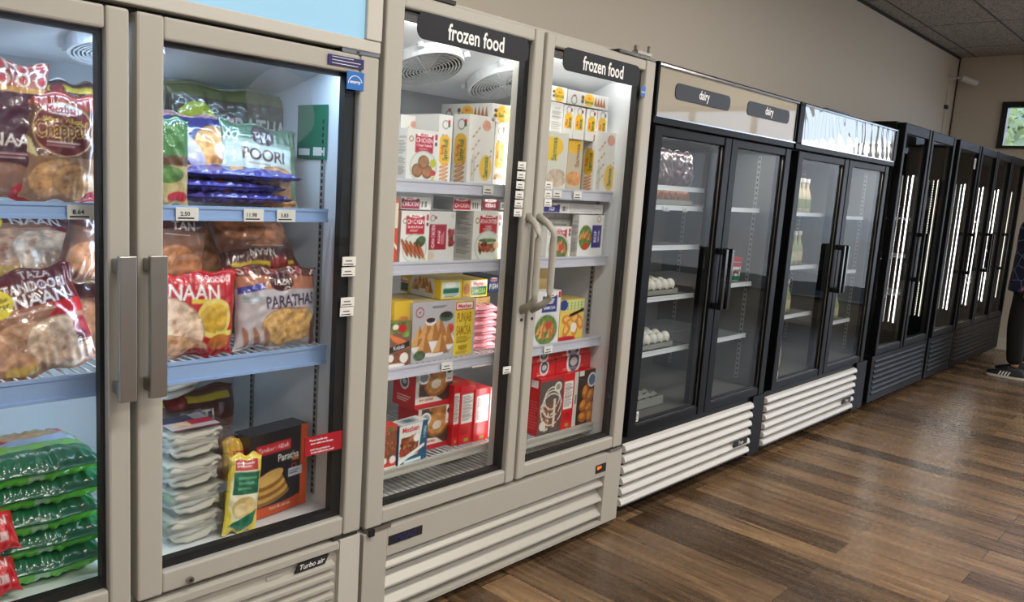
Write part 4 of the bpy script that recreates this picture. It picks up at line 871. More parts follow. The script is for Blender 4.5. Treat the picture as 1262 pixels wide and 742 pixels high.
# bottom, left door
B(484, 512, 556.5, 509, 463, .20, red_donut, lambda w, h: red_side(w, h), lambda w, d: Canvas(w, d, (196, 30, 40), .02), 'upper red carton with a ring pastry, above a matching carton', group=GB_, z0=zl+.158, h=.150, dmax=.28)
B(490, 515, 556.5, 548, 506, .195, red_donut, lambda w, h: red_side(w, h, False), None, 'lower red carton with a ring pastry, under the matching one', group=GB_, z0=zl, h=.155, dmax=.28)
B(None, 489, 526.5, 575, 526, .13, blue_mez, None, lambda w, d: Canvas(w, d, (220, 222, 218), .02).rect(.3, .3, .7, .7, (60, 110, 130)).rect(0, 0, .1, 1, (60, 60, 60)), 'small blue Mezban carton of meat pieces at bottom left'.replace('Mezban ', ''), group=GB_, z0=zl, d=.058, rz=R(6))
B(None, 473, 488, 588, 541, .128, red_mix, None, None, 'red and white carton end cut off by the left door frame', group=GB_, z0=zl, h=.15, d=.05)
for pl, pr, t, yy in ((558.5, 566, 476, .17), (566.5, 583.6, 478, .165), (584.2, 602.5, 481, .16)):
    B(None, pl, pr, (544, 548, 553)[(pl > 560)+(pl > 580)], t, yy, nutri, None, lambda w, d: Canvas(w, d, (206, 40, 48), .02).ell(.5, .4, .2, .2, (180, 170, 60)), 'tall red carton with white nutrition panel, %s of the three upright ones' % ('left edge', 'middle', 'right end')[(pl > 560)+(pl > 580)], group=GB_, z0=zl, d=.2)
B(None, 603, 611, 550, 482, .165, lambda w, h: Canvas(w, h, (216, 210, 206)).lines(.2, .1, .8, .9, 8, (160, 60, 60)), None, None, 'white slim carton wedged right of the three tall red cartons', group=GB_, z0=zl, d=.18)
B(None, 558.5, 580, 474, 456, .30, lambda w, h: red_side(w, h, False), None, None, 'plain red carton on top at the back, behind the tall red ones', group=GB_, z0=zl+.25, h=.07, d=.18)
B(None, 581, 604, 474, 452, .28, lambda w, h: side_text(w, h, (190, 60, 60)), None, lambda w, d: Canvas(w, d, (196, 30, 40), .02), 'pale text-covered carton lying at the back above the tall red ones', group=GB_, z0=zl+.25, h=.075, d=.2)
# right door
GT2, GR2, GB2 = 'cartons on the top shelf behind the right frozen food door', 'cartons on the middle shelves behind the right frozen food door', 'red cartons at the bottom behind the right frozen food door'
B(674, 675, 699, 234, 161, .13, lambda w, h: Canvas(w, h, (206, 206, 196)).ell(.35, .75, .4, .3, (228, 184, 50)).rect(.0, .5, .5, .9, (228, 184, 50)).text('Samosa', .3, .7, .12, (40, 110, 60), 90, maxw=.4).ell(.5, .2, .5, .3, (190, 170, 150), var=.2), None, None, 'shiny wrapped yellow and white carton, lower left of right-door top shelf', group=GT2, z0=z1, d=.12)
B(None, 699.5, 717.5, 234, 161, .16, lambda w, h: Canvas(w, h, (190, 178, 156)).ell(.4, .75, .5, .3, (226, 180, 56)).text('Samosa', .65, .6, .1, (120, 90, 60), 90, maxw=.4).ell(.5, .2, .5, .3, (206, 150, 100), var=.2), None, None, 'beige and yellow carton between the wrapped carton and the orange-spined one', group=GT2, z0=z1, d=.12)
B(718.5, 733, 759.5, 236, 160, .135, lambda w, h: big_panel(w, h), lambda w, h: spine(w, h, 'Samosa', 'rolls'), None, 'tilted white samosa carton with orange spine, right end of lower row', group=GT2, z0=z1, dmax=.08)
lab3 = ('first', 'second', 'third', 'fourth')
B(None, 679, 694.5, 159, 111, .15, lambda w, h: side_text(w, h, (150, 150, 150), (226, 226, 222)), None, None, 'white carton side covered in grey print, left of the upper row', group=GT2, z0=z1+.201, h=.128, d=.14)
for i, (a, b_) in enumerate(((695.2, 708), (708.6, 721.6), (724, 736.6), (737.2, 750))):
    B(None, a, b_, 159, 112, .15, lambda w, h: spine(w, h, 'Samosa', 'samosa').rect(0, 0, 1, .3, (216, 216, 214)), None, None, 'pale upright carton with a yellow samosa oval, %s from the left in the upper row' % lab3[i], group=GT2, z0=z1+.201, h=.125, d=.14)
B(None, 681, 700, 110, 89, .15, lying_end, None, None, 'white carton end with a yellow oval on top of the upper row', group=GT2, z0=z1+.332, h=.056, d=.18)
B(None, 700.8, 751.5, 116, 93, .15, lying_side, None, None, 'long white carton lying across the upper row under the sign', group=GT2, z0=z1+.332, h=.054, d=.1)
B(None, 670, 703, 263, 249, .15, lambda w, h: flat_box_end(w, h, 'BEEF', (44, 40, 120)), None, None, 'flat BEEF carton with blue band and barcode', group=GR2, z0=z2+.174, h=.040, d=.2)
B(None, 703.6, 743, 263, 249, .15, lambda w, h: Canvas(w, h, (216, 216, 214)).lines(.05, .15, .9, .85, 4, (180, 180, 185)), None, None, 'flat white carton with grey print, right of the BEEF one', group=GR2, z0=z2+.174, h=.040, d=.2)
B(None, 674, 703.5, 314, 277, .130, lambda w, h: wb(w, h, 'CHICKEN', 'Samosa', (170, 26, 40), 'samosa', .6, .5), None, None, 'small white CHICKEN samosa carton behind the right handle', group=GR2, z0=z2, h=.122, d=.05)
B(704.5, 712.5, 743, 313, 264, .14, blue_panel, side_text, None, 'white carton with a sideways blue BEEF panel', group=GR2, z0=z2, h=.17, dmax=.06)
B(None, 672, 702.5, 312, 264, .19, lambda w, h: Canvas(w, h, (170, 168, 164)).lines(.05, .5, .95, .95, 3, (120, 120, 122)).rect(.32, 0, .34, 1, (120, 120, 120)).rect(.66, 0, .68, 1, (120, 120, 120)), None, None, 'grey-looking white cartons side standing behind the small CHICKEN carton', group=GR2, z0=z2, h=.170, d=.12)
B(None, 658, 689.5, 423, 354.5, .13, blue_beef, None, None, 'tall BEEF samosa carton with blue block on the third shelf', group=GR2, z0=z3, h=.215, d=.05)
B(None, 690, 719, 416, 367, .14, orange_box, None, lambda w, d: Canvas(w, d, (190, 170, 90), .02), 'yellow carton with golden pastries and green check pattern', group=GR2, z0=z3, h=.17, d=.11)
B(None, 662, 679, 352, 322, .22, lambda w, h: Canvas(w, h, (226, 200, 140)).ell(.4, .5, .35, .35, (210, 150, 60), var=.3).rect(.8, 0, 1, 1, (40, 40, 60)), None, None, 'small yellow pastry carton at the back, half hidden by the handle', group=GR2, z0=z3+.0, h=.30, d=.1)
rt = lambda w, d: Canvas(w, d, (200, 34, 42), .02)
B(650, 664.5, 692, 535, 469, .14, red_pretzel, lambda w, h: red_side(w, h, False).rect(.2, .82, .8, .95, (235, 230, 228)).lines(.1, .1, .9, .6, 10, (216, 90, 90)), rt, 'big red carton with a grey soft pretzel picture', group=GB2, z0=zr, h=.240, dmax=.12)
B(None, 706.5, 734, 527, 463, .14, red_bites, None, rt, 'big red-topped carton with golden pastry bites picture', group=GB2, z0=zr, h=.240, d=.17)
B(None, 692.7, 706, 530, 465, .14, nutri, None, rt, 'red carton with white text panel between the two big picture cartons', group=GB2, z0=zr, h=.240, d=.17)
for i, (a, b_, yb_, yt_, zz) in enumerate(((656.5, 684, 466, 449, .242), (656.5, 684, 448, 433, .304), (685, 727, 463, 442, .242), (685, 727, 441, 424, .310))):
    B(None, a, b_, yb_, yt_, .16, lambda w, h: red_side(w, h), None, rt, ('small red carton directly on the pretzel carton', 'topmost small red carton above the pretzel carton', 'wide red carton lying on the pastry bites carton', 'topmost wide red carton above the pastry bites carton')[i], group=GB2, z0=zr+zz, h=(.060, .050, .066, .052)[i], d=.14)

# ------------------------------------------------------------------ bags and trays in the first freezer
def bag(px0, px1, pyt, pyb, y, cv, label, lean=0, roll=0, t=.07, seed=1, z0=None, back=None, group='flatbread bags standing on the shelves', cat='bread bag', rz=0, h=None, w=None, **k):
    ym = (pyt+pyb)/2; xa, _ = U(px0, ym, y); xb, _ = U(px1, ym, y); xm_ = (xa+xb)/2; zb = U((px0+px1)/2, pyb, y)[1] if z0 is None else z0; zt = U((px0+px1)/2, pyt, y)[1]
    w = w or xb-xa; hh = h or (zt-zb)/math.cos(lean)
    c = cv(w, hh); o = pillow('flatbread_bag', w, hh, t, c, back, seed, **k); o.rotation_mode = 'XYZ'
    o.location = (xm_, y+t/2, zb+.002); o.rotation_euler = (-lean, roll, rz); tag(o, label, cat, group); return o
def breadart(c, x, y, rx, ry, ang=0, n=16, base=(206, 158, 108), spots=(150, 90, 52)):
    c.ell(x, y, rx, ry, tuple(.78*q for q in base), ang, .3); c.ell(x, y, rx*.96, ry*.94, base, ang, .32)
    for i in range(n):
        a = c.rng.random()*6.28; q = c.rng.random()**.5*.8
        k_ = spots if i % 2 else tuple(min(255, 1.1*b_) for b_ in base); k_ = tuple(.5*p_+.5*b_ for p_, b_ in zip(k_, base)); c.ell(x+rx*q*math.cos(a), y+ry*c.w/c.h*q*math.sin(a), rx*(.04+.07*c.rng.random()), rx*(.03+.04*c.rng.random()), k_, 180*c.rng.random(), .3)
def chappati(w, h):
    c = Canvas(w, h, (104, 66, 52)); c.rect(0, .85, 1, 1, (150, 60, 46), .1); c.rect(0, 0, 1, .42, (150, 110, 80), .06)
    breadart(c, .42, .22, .34, .26, 20); breadart(c, .68, .2, .3, .24, -15)
    c.ell(.52, .66, .40, .36, (210, 176, 120)); c.ell(.52, .66, .38, .34, (112, 32, 34)); c.ell(.5, .84, .25, .075, WHT); c.text('Mezban', .5, .84, .07, (150, 30, 40), maxw=.4)
    c.text('Whole Wheat', .5, .745, .05, (226, 206, 90), maxw=.5)
    for dx, dy in ((-.012, 0), (.012, 0), (0, .01), (0, -.01)): c.text('Chappati', .5+dx, .645+dy, .14, (222, 216, 110), 4, maxw=.68)
    c.text('Chappati', .5, .645, .14, (120, 34, 40), 4, maxw=.68); c.lines(.3, .50, .8, .56, 2, (226, 206, 196)); c.ell(.92, .04, .12, .1, (178, 40, 50)); c.poly([(0, .45), (.2, .4), (.12, .55), (.02, .6)], (220, 206, 150)); return c
def maroon(w, h):
    c = Canvas(w, h, (74, 30, 46)); c.rect(0, .82, 1, 1, (150, 70, 60))
    for i in range(5):
        for j in range(2): c.ring(.1+.2*i, .87+.09*j, .05, .075, (226, 200, 180)); c.ell(.1+.2*i, .87+.09*j, .03, .03, (190, 40, 50))
    c.rect(0, .78, 1, .82, (190, 140, 70), .2); c.text('NAAN', .62, .44, .09, (236, 232, 228), maxw=.6); c.lines(.2, .3, .9, .36, 2, (190, 150, 150)); c.ell(.5, .12, .36, .24, (150, 110, 90), var=.1); c.ell(.75, .05, .2, .14, (186, 40, 60)); return c
def naanbag(w, h, top=(92, 26, 30), mid=(176, 30, 36)):
    c = Canvas(w, h, (158, 110, 84)); c.rect(0, .62, 1, 1, top); c.rect(0, .5, 1, .64, mid); c.ell(.2, .52, .5, .1, (158, 110, 84), 8)
    c.text('TAZA', .62, .93, .07, (210, 206, 204)); c.text('TANDOORI', .58, .82, .09, (226, 222, 220), maxw=.6); c.text('NAAN', .6, .70, .12, (236, 232, 230), maxw=.55); c.ell(.2, .72, .15, .15, (226, 206, 60)); c.text('Whole', .2, .75, .05, (120, 100, 40), maxw=.22); c.text('Wheat', .2, .69, .05, (120, 100, 40), maxw=.22)
    c.lines(.25, .57, .95, .6, 1, (230, 190, 180))
    breadart(c, .3, .3, .34, .24, 10, 20, (196, 146, 112), (140, 60, 46)); breadart(c, .68, .26, .34, .26, -12, 24, (220, 186, 156), (170, 100, 76)); c.rect(.1, .04, .4, .12, (196, 160, 80), .2); c.ell(.93, .34, .12, .12, (150, 40, 50), var=.3); c.lines(.82, .2, .98, .3, 4, (40, 40, 40)); return c
def brownbag(txt, flip=False):
    def f(w, h):
        c = Canvas(w, h, (122, 84, 66)); c.rect(0, .72, 1, 1, (84, 44, 40)); c.rect(.1, .9, .9, .95, (206, 180, 60)); c.ell(.3, .92, .12, .08, (110, 30, 36)); c.ell(.3, .92, .1, .06, (140, 50, 50))
        c.text(txt, .5, .78, .1, (232, 228, 224), maxw=.7); breadart(c, .4, .34, .36, .3, 15, 24, (190, 130, 92)); breadart(c, .66, .28, .3, .26, -20, 20, (176, 118, 84)); c.lines(.2, .66, .8, .69, 1, (210, 190, 180))
        if flip: c.a = c.a[::-1, ::-1].copy()
        return c
    return f
def rednaan(w, h):
    c = Canvas(w, h, (186, 26, 38)); c.text('TANDOORI', .66, .9, .06, (240, 232, 230), maxw=.44); c.text('NAAN', .42, .76, .17, (240, 238, 236), maxw=.62); c.rect(.38, .63, .66, .68, (226, 196, 60))
    c.ell(.68, .46, .24, .24, (236, 214, 120)); c.ell(.68, .46, .19, .18, (212, 172, 60), var=.25); c.rect(.7, .25, .94, .31, (236, 226, 110)); c.ell(.78, .18, .15, .1, (190, 110, 40), var=.3)
    breadart(c, .14, .36, .44, .34, -30, 20, (236, 206, 180), (176, 96, 70)); breadart(c, .2, .16, .44, .12, -6, 12, (214, 168, 130), (160, 90, 60)); c.ell(.5, .06, .14, .06, (150, 16, 26)); return c
def parathas(w, h):
    c = Canvas(w, h, (196, 186, 190)); c.rect(0, .88, 1, 1, (110, 44, 40))
    for i in range(10): c.ell(.05+.1*i, .94, .035, .035, ((214, 206, 190), (196, 120, 110), (60, 90, 60))[i % 3]); c.ell(.05+.1*i, .94, .018, .018, (130, 40, 44))
    c.rect(0, .72, 1, .88, (186, 120, 92)); c.ell(.5, .81, .14, .1, (70, 24, 28)); c.text('TAZA', .5, .81, .075, (236, 232, 226), maxw=.2); c.poly([(.02, .66), (.3, .72), (.3, .80), (.02, .74)], (60, 62, 150)); c.lines(.05, .56, .3, .64, 3, (120, 160, 160))
    c.text('PARATHAS', .62, .58, .14, (52, 44, 70), 4, maxw=.62); c.lines(.36, .47, .9, .5, 1, (150, 90, 90)); breadart(c, .56, .26, .3, .2, -4, 20, (226, 182, 116), (190, 120, 56)); breadart(c, .74, .28, .2, .18, 20, 14, (222, 176, 108), (186, 90, 50))
    for i in range(6): c.ell(.04+.06*i, .14, .03, .12, (170, 120, 96) if i % 2 else (206, 196, 196), 20, .1)
    c.poly([(.88, .3), (1, .5), (1, .05), (.9, .02)], (110, 70, 66)); return c
def poori(w, h):
    c = Canvas(w, h, (150, 170, 160)); c.rect(0, .78, 1, 1, (84, 112, 84)); c.ell(.5, .84, .15, .12, (66, 50, 50)); c.text('TAZA', .5, .84, .08, (226, 222, 216), maxw=.22); c.rect(0, .3, 1, .72, (190, 206, 202)); c.text('POORI', .5, .6, .14, (90, 60, 60), maxw=.55); c.lines(.3, .48, .7, .5, 1, (150, 90, 90)); breadart(c, .62, .18, .4, .28, 10, 20, (206, 158, 104)); c.rect(.88, .1, 1, .9, (110, 130, 100)); return c
def bluebag(w, h):
    c = Canvas(w, h, (54, 52, 112)); c.poly([(.02, .62), (.3, .58), (.3, .78), (.02, .82)], WHT); c.text('Mezban', .16, .7, .12, RED, -4, maxw=.25); breadart(c, .64, .3, .3, .34, 0, 16, (216, 158, 96)); c.ell(.7, .34, .1, .1, (230, 210, 210)); c.rect(.0, .9, 1, 1, (190, 150, 150), .4); c.ell(.1, .25, .16, .3, (90, 70, 90), var=.3); c.ell(.33, .3, .1, .3, (190, 190, 220), 30); c.rect(.4, .02, .9, .12, (230, 226, 222)); c.text('ROTI', .65, .07, .08, (120, 50, 50)); return c
def bluetop(w, h):
    c = Canvas(w, h, (66, 56, 110)); c.rect(0, 0, 1, .2, (70, 66, 140), .3)
    for i in range(7): c.ell(.1+.14*i, .3+.1*(i % 3), .12, .05, ((190, 130, 80), (60, 70, 150), (210, 190, 190))[i % 3], 20*i, .2)
    c.rect(0, .7, 1, 1, (80, 64, 120), .3); return c
def greenleft(w, h):
    c = Canvas(w, h, (70, 120, 66)); c.rect(0, 0, 1, .45, (196, 180, 130), .15); c.rect(0, .45, 1, .56, (110, 80, 60), .3); c.ell(.7, .1, .25, .12, (200, 40, 60)); c.rect(0, .9, 1, 1, (50, 90, 60)); c.ell(.4, .35, .4, .2, (90, 130, 70), var=.3); return c
def parabag(w, h):
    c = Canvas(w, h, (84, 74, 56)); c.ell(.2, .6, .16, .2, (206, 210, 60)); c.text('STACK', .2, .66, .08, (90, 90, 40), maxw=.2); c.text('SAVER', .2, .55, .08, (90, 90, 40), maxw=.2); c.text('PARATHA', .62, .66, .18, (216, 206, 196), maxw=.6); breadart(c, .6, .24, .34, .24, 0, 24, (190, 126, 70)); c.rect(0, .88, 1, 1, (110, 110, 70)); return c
# top shelf, left door
zA, zB, zF = 1.353, .946, .424
bag(24, 123, 114, 250, .13, chappati, 'clear and maroon Chappati bag with round logo on the top shelf', t=.06, seed=2, z0=zA, roll=R(2))
bag(-30, 41, 74, 246, .14, maroon, 'tall maroon bag cut by the picture edge, with white lettering', t=.07, seed=3, z0=zA, w=.2)
bag(52, 128, 100, 240, .30, brownbag('ROTI'), 'dark brown bag at the back behind the Chappati bag', t=.09, seed=4, z0=zA)
# top shelf, right door
bag(198, 224, 144, 250, .13, greenleft, 'green and cream bag at the left edge behind the right door', t=.05, seed=5, z0=zA, w=.11)
bag(292, 362, 185, 240, .19, poori, 'pale green POORI bag leaning at the right of the top shelf', t=.06, seed=6, z0=zA, lean=R(14), w=.25, h=.235, roll=R(5))
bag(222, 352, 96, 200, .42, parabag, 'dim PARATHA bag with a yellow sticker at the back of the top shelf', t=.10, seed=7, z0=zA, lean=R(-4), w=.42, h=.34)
bag(221, 295, 158, 212, .22, bluebag, 'dark blue bag with a white logo patch on the stack of blue bags', t=.06, seed=8, z0=zA+.085, lean=R(20), w=.23, h=.165)
bt = ('lowest', 'middle', 'topmost'); proto = None
for i in range(3):
    if proto is None: proto = pillow('flatbread_bag', .37, .22, .036, bluetop(.37, .22), seed=9, p=3, wr=1.6); o = proto
    else: o = proto.copy(); COL.objects.link(o)
    o.rotation_euler = (R(-90)+R((2, -3, 4)[i]), 0, R((2, 7, -3)[i])); o.location = (1.08+.012*i-.02*(i == 1), .15+.006*i, zA+.024+.0305*i)
    tag(o, 'crumpled blue and brown flatbread bag lying flat, %s of the stack of three' % bt[i], 'bread bag', 'blue flatbread bags lying on the top shelf')
# middle shelf
bag(2, 127, 352, 470, .135, naanbag, 'big red and brown NAAN bag with a yellow spot leaning on the middle shelf', t=.075, seed=10, z0=zB, lean=R(16), roll=R(-11), w=.235, h=.25)
bag(-10, 112, 282, 345, .25, lambda w, h: naanbag(w, h, (84, 24, 28), (130, 26, 34)), 'upper TANDOORI NAAN bag lying above the big NAAN bag', t=.09, seed=11, z0=zB+.20, lean=R(52), w=.30, h=.25)
bag(88, 130, 276, 352, .22, brownbag('NAAN'), 'brown clear bag slumped at the right of the left-door middle shelf', t=.08, seed=12, z0=zB+.20, roll=R(14), w=.14, h=.19)
bag(20, 120, 350, 440, .34, brownbag('NAAN'), 'dark brown bag underneath, behind the big NAAN bag', t=.12, seed=31, z0=zB, w=.34, h=.2)
bag(190, 249, 276, 370, .15, brownbag('TAN'), 'clear bag marked TAN with an orange flatbread, above the red NAAN bag', t=.07, seed=13, z0=zB+.185, w=.155, h=.215, roll=R(5))
bag(196, 291, 346, 446, .13, rednaan, 'bright red NAAN bag with a yellow dip picture', t=.075, seed=14, z0=zB, w=.225, h=.235, roll=R(3))
bag(289, 404, 349, 442, .13, parathas, 'white PARATHAS bag with a patterned top band', t=.08, seed=15, z0=zB, w=.27, h=.235, roll=R(2), lean=R(6))
bag(290, 372, 308, 352, .17, brownbag('NAAN', True), 'brown bag lying upside down on top of the PARATHAS bag', t=.07, seed=16, z0=zB+.222, lean=R(40), w=.25, h=.2)
bag(244, 352, 275, 349, .32, brownbag('NAAN'), 'large brown bag of flatbread at the back under the top shelf', t=.12, seed=17, z0=zB+.2, lean=R(8), w=.34, h=.19)
bag(230, 350, 350, 430, .36, brownbag('ROTI'), 'brown bag at the back, hidden behind the red and white bags', t=.12, seed=32, z0=zB, w=.44, h=.2)
# bottom, left door: green bags
def gtop(w, h):
    c = Canvas(w, h, (26, 92, 66)); c.rect(0, .30, 1, 1, (120, 190, 60)); c.ell(.25, .6, .22, .16, (170, 60, 50), 20, .15); c.ell(.64, .72, .28, .13, (196, 150, 96), -4, .15); c.poly([(.3, .45), (.95, .5), (.9, .72), (.4, .6)], (170, 190, 220)); c.ell(.66, .74, .25, .11, (204, 160, 104), -4, .15)
    c.rect(0, .05, 1, .30, (20, 96, 62)); c.text('-18\u00b0C/-0.4\u00b0F', .55, .2, .06, (226, 236, 230), maxw=.4); c.ell(.9, .8, .07, .05, (200, 40, 110)); return c
def gbot(w, h):
    c = Canvas(w, h, (84, 188, 50)); c.rect(.44, 0, .54, .4, (150, 206, 160)); c.rect(0, .3, 1, .36, (60, 150, 50)); return c
gp = None; gn = ('lowest', 'second from the bottom', 'third from the bottom', 'fourth from the bottom', 'topmost')
for i in range(5):
    if gp is None: gp = pillow('paratha_bag', .31, .26, .072, gtop(.31, .26), gbot(.31, .26), seed=21, p=5, crimp=.03, wr=1.2); o = gp
    else: o = gp.copy(); COL.objects.link(o)
    o.rotation_euler = (R(-90)+R((0, 2, -2, 2, 1)[i]), 0, R((1, -2, 3, -1, 2)[i])); o.location = (.585+(0, .008, -.004, .004, -.008)[i], .13+.004*(i % 2), zF+.042+.062*i)
    tag(o, 'green film bag of frozen bread, %s of the green stack' % gn[i], 'bread bag', 'green bags stacked at the bottom of the first freezer')
def redwhite(w, h):
    c = Canvas(w, h, (196, 20, 36)); c.rect(0, .68, 1, 1, (206, 190, 176), .1); c.text('DOORI', .6, .56, .1, (238, 234, 232), maxw=.5); c.text('NAAN', .64, .4, .13, (240, 238, 236), maxw=.5); c.rect(.5, .12, .85, .24, (210, 170, 170)); c.text('FINI', .68, .18, .08, (120, 30, 40)); return c
rw = None
for i in range(2):
    if rw is None: rw = pillow('flatbread_bag', .2, .17, .06, redwhite(.2, .17), seed=24, p=3.2, wr=1.4); o = rw
    else: o = rw.copy(); COL.objects.link(o)
    o.rotation_euler = (R(-38), R(4), R(8)); o.location = (.435, .095, zF+.03+.105*i)
    tag(o, 'red and white NAAN bag slumped against the green stack, %s one' % ('lower', 'upper')[i], 'bread bag', 'red and white bags beside the green stack')
# bottom, right door: clear trays of pale flatbread
pita = mat('pale_bread', C(206, 200, 186), .7, bump=.5, bscale=18)
def tray(w, d, h):
    t = empty('clear_bread_tray'); rng = random.Random(4)
    s = MB(); a = .82
    s.raw([(-w/2*a, -d/2*a, 0), (w/2*a, -d/2*a, 0), (w/2*a, d/2*a, 0), (-w/2*a, d/2*a, 0), (-w/2, -d/2, h*.62), (w/2, -d/2, h*.62), (w/2, d/2, h*.62), (-w/2, d/2, h*.62), (-w/2*.92, -d/2*.92, h), (w/2*.92, -d/2*.92, h), (w/2*.92, d/2*.92, h), (-w/2*.92, d/2*.92, h)],
          [(0, 3, 2, 1), (0, 1, 5, 4), (1, 2, 6, 5), (2, 3, 7, 6), (3, 0, 4, 7), (4, 5, 9, 8), (5, 6, 10, 9), (6, 7, 11, 10), (7, 4, 8, 11), (8, 9, 10, 11)], clear_pl)
    s.box(-w/2-.007, w/2+.007, -d/2-.007, d/2+.007, h*.60, h*.62, clear_pl); s.build('container', t, bevel=.006)
    for k in range(4):
        b = MB(); rx, ry = w*.40, d*.40; n = 26; pts = []; 
        for j, (q, zz) in enumerate(((.05, .008), (.6, .010), (.93, .006), (1, 0), (.93, -.006), (.5, -.008), (.05, -.008))):
            for i in range(n):
                an = 2*math.pi*i/n; wob = 1+.05*math.sin(3*an+k)+.04*math.sin(7*an+k*2); ca_, sa_ = math.cos(an), math.sin(an); pts.append((rx*q*wob*math.copysign(abs(ca_)**.5, ca_), ry*q*wob*math.copysign(abs(sa_)**.5, sa_), zz*1.2+.006*math.sin(4*an+k*1.7)*q+.004*math.sin(9*an+k)*q))
        fs = [(j*n+i, j*n+(i+1) % n, (j+1)*n+(i+1) % n, (j+1)*n+i) for j in range(6) for i in range(n)]+[tuple(range(n)), tuple(range(6*n, 7*n))[::-1]]
        b.raw(pts, fs, pita); b.build('flatbread', t, smooth=True, loc=(.004*rng.uniform(-1, 1), .004*rng.uniform(-1, 1), .013+k*(h-.028)/3.4))
    return t
tr = None; tn = ('lowest', 'second from the bottom', 'third from the bottom', 'topmost')
xa, _ = U(204, 600, .13); xb, _ = U(288, 600, .13); tw = xb-xa
for i in range(4):
    if tr is None: tr = tray(tw, .20, .078); o = tr
    else: o = copy_tree(tr)
    o.location = ((xa+xb)/2+(0, .008, -.004, .0)[i], .225+(0, .004, -.006, 0)[i], zF+.002+.0815*i); o.rotation_euler = (0, 0, R((0, 2, -2, 1)[i]))
    tag(o, 'clear plastic tray of pale flatbread, %s of the stack of four' % tn[i], 'food tray', 'clear bread trays stacked at the bottom of the first freezer')
    if i == 3:
        cv = Canvas(tw*.7, .13, (190, 186, 196)); cv.rect(0, .55, .7, 1, (60, 56, 90), .1); cv.ell(.4, .35, .3, .18, (206, 180, 150), 10, .2); cv.rect(.5, .3, 1, .6, (176, 30, 60)); cv.rect(0, 0, 1, .08, (120, 60, 60))
        lb = MB(); X, Y = np.meshgrid(np.linspace(-tw*.35, tw*.35, cv.nx), np.linspace(-.075, .055, cv.ny)); lb.grid(cv.cols(), np.stack([X, Y, X*0+.0792], -1), card); lb.build('lid_label', o)['label'] = 'printed label with a dark red band'
def pitastack(i, x, y, z):
    b = MB(); n = 24; pts = []
    for j, (q, zz) in enumerate(((.05, .012), (.6, .013), (.95, .006), (1, 0), (.9, -.008), (.05, -.010))):
        for k in range(n): an = 2*math.pi*k/n; pts.append((.12*q*math.cos(an)*(1+.06*math.sin(3*an+i)), .10*q*math.sin(an), zz+.004*math.sin(5*an+i)*q))
    b.raw(pts, [(j*n+k, j*n+(k+1) % n, (j+1)*n+(k+1) % n, (j+1)*n+k) for j in range(5) for k in range(n)]+[tuple(range(n)), tuple(range(5*n, 6*n))[::-1]], pita)
    o = b.build('wrapped_flatbread', smooth=True, loc=(x, y, z)); return o
for i in range(4):
    o = pitastack(i, .99+.012*(i % 2), .46-.004*i, zF+.36+.024*i); tag(o, 'grey-white loose flatbread in the pile behind the clear trays, %s' % ('lowest', 'second up', 'third up', 'topmost')[i], 'flatbread', 'loose flatbreads piled behind the clear trays')
o = bag(204, 280, 520, 600, .40, lambda w, h: brownbag('ROTI')(w, h), 'dim brown carton-like bag standing behind the clear trays', t=.14, seed=33, z0=zF, w=.30, h=.345, p=6, group='pouches at the bottom of the first freezer')
def greenpouch(w, h):
    c = Canvas(w, h, (226, 206, 80)); c.ell(.5, .5, .46, .9, (236, 232, 200)); c.rect(.12, .5, .9, .78, (20, 100, 70)); c.lines(.25, .54, .8, .74, 3, (90, 160, 120)); c.rect(.15, .8, .85, .93, (190, 60, 60)); c.lines(.2, .83, .8, .9, 2, (240, 230, 230)); c.ell(.5, .33, .36, .3, (206, 176, 110), var=.15); c.ell(.4, .3, .2, .2, (232, 210, 160)); c.ell(.65, .35, .18, .2, (226, 200, 140)); c.poly([(.1, .12), (.9, .3), (.8, .1), (.4, .02)], (26, 110, 80)); c.rect(.0, 0, .07, 1, (240, 216, 70)); c.rect(.93, 0, 1, 1, (240, 216, 70)); return c
PG = 'pouches at the bottom of the first freezer'
bag(281, 318, 545, 664, .10, greenpouch, 'yellow-edged green food pouch leaning beside the clear trays', t=.045, seed=18, z0=zF, lean=R(6), roll=R(8), h=.225, w=.105, group=PG, cat='food pouch')
bag(288, 322, 536, 648, .17, lambda w, h: Canvas(w, h, (214, 170, 60)).rect(.2, .7, .9, .85, (190, 60, 50)).ell(.5, .3, .3, .3, (200, 150, 80), var=.2), 'plain amber food pouch right behind the green-and-yellow one', t=.045, seed=19, z0=zF, lean=R(3), h=.255, w=.13, group=PG, cat='food pouch')
def blackbox(w, h):
    c = Canvas(w, h, (34, 32, 36)); c.rect(.87, 0, 1, 1, (222, 92, 40)); c.rect(0, 0, .87, .16, (206, 80, 34)); c.ell(.4, .17, .42, .06, (34, 32, 36)); c.rect(.12, .74, .7, .86, (196, 40, 50)); c.text('Tandoori AlBaik', .41, .80, .05, (236, 216, 216), maxw=.52)
    c.text('Paratha', .66, .66, .085, (240, 238, 236), maxw=.36); c.rect(.72, .585, .84, .615, (226, 110, 40)); c.ring(.76, .52, .03, .045, (200, 60, 60)); c.rect(.66, .40, .9, .50, (196, 206, 216)); c.lines(.68, .42, .88, .48, 2, (90, 90, 100))
    for i in range(6): c.ell(.36-.01*i, .22+.045*i, .32-.015*i, .09, (150, 104, 48) if i % 2 == 0 else (214, 168, 90), 8, .06)
    c.ell(.34, .46, .24, .09, (222, 180, 104), 14, .06); c.text('heat & serve', .52, .09, .04, (240, 220, 200), maxw=.5); c.ell(.12, .5, .06, .05, (120, 60, 40)); return c
x0, _ = U(316, 600, .2); x1, _ = U(386, 600, .2)
o = pack_box('paratha_carton', .215, .075, .262, blackbox(.215, .262), Canvas(.075, .262, (30, 28, 32)), Canvas(.215, .075, (44, 42, 46)))
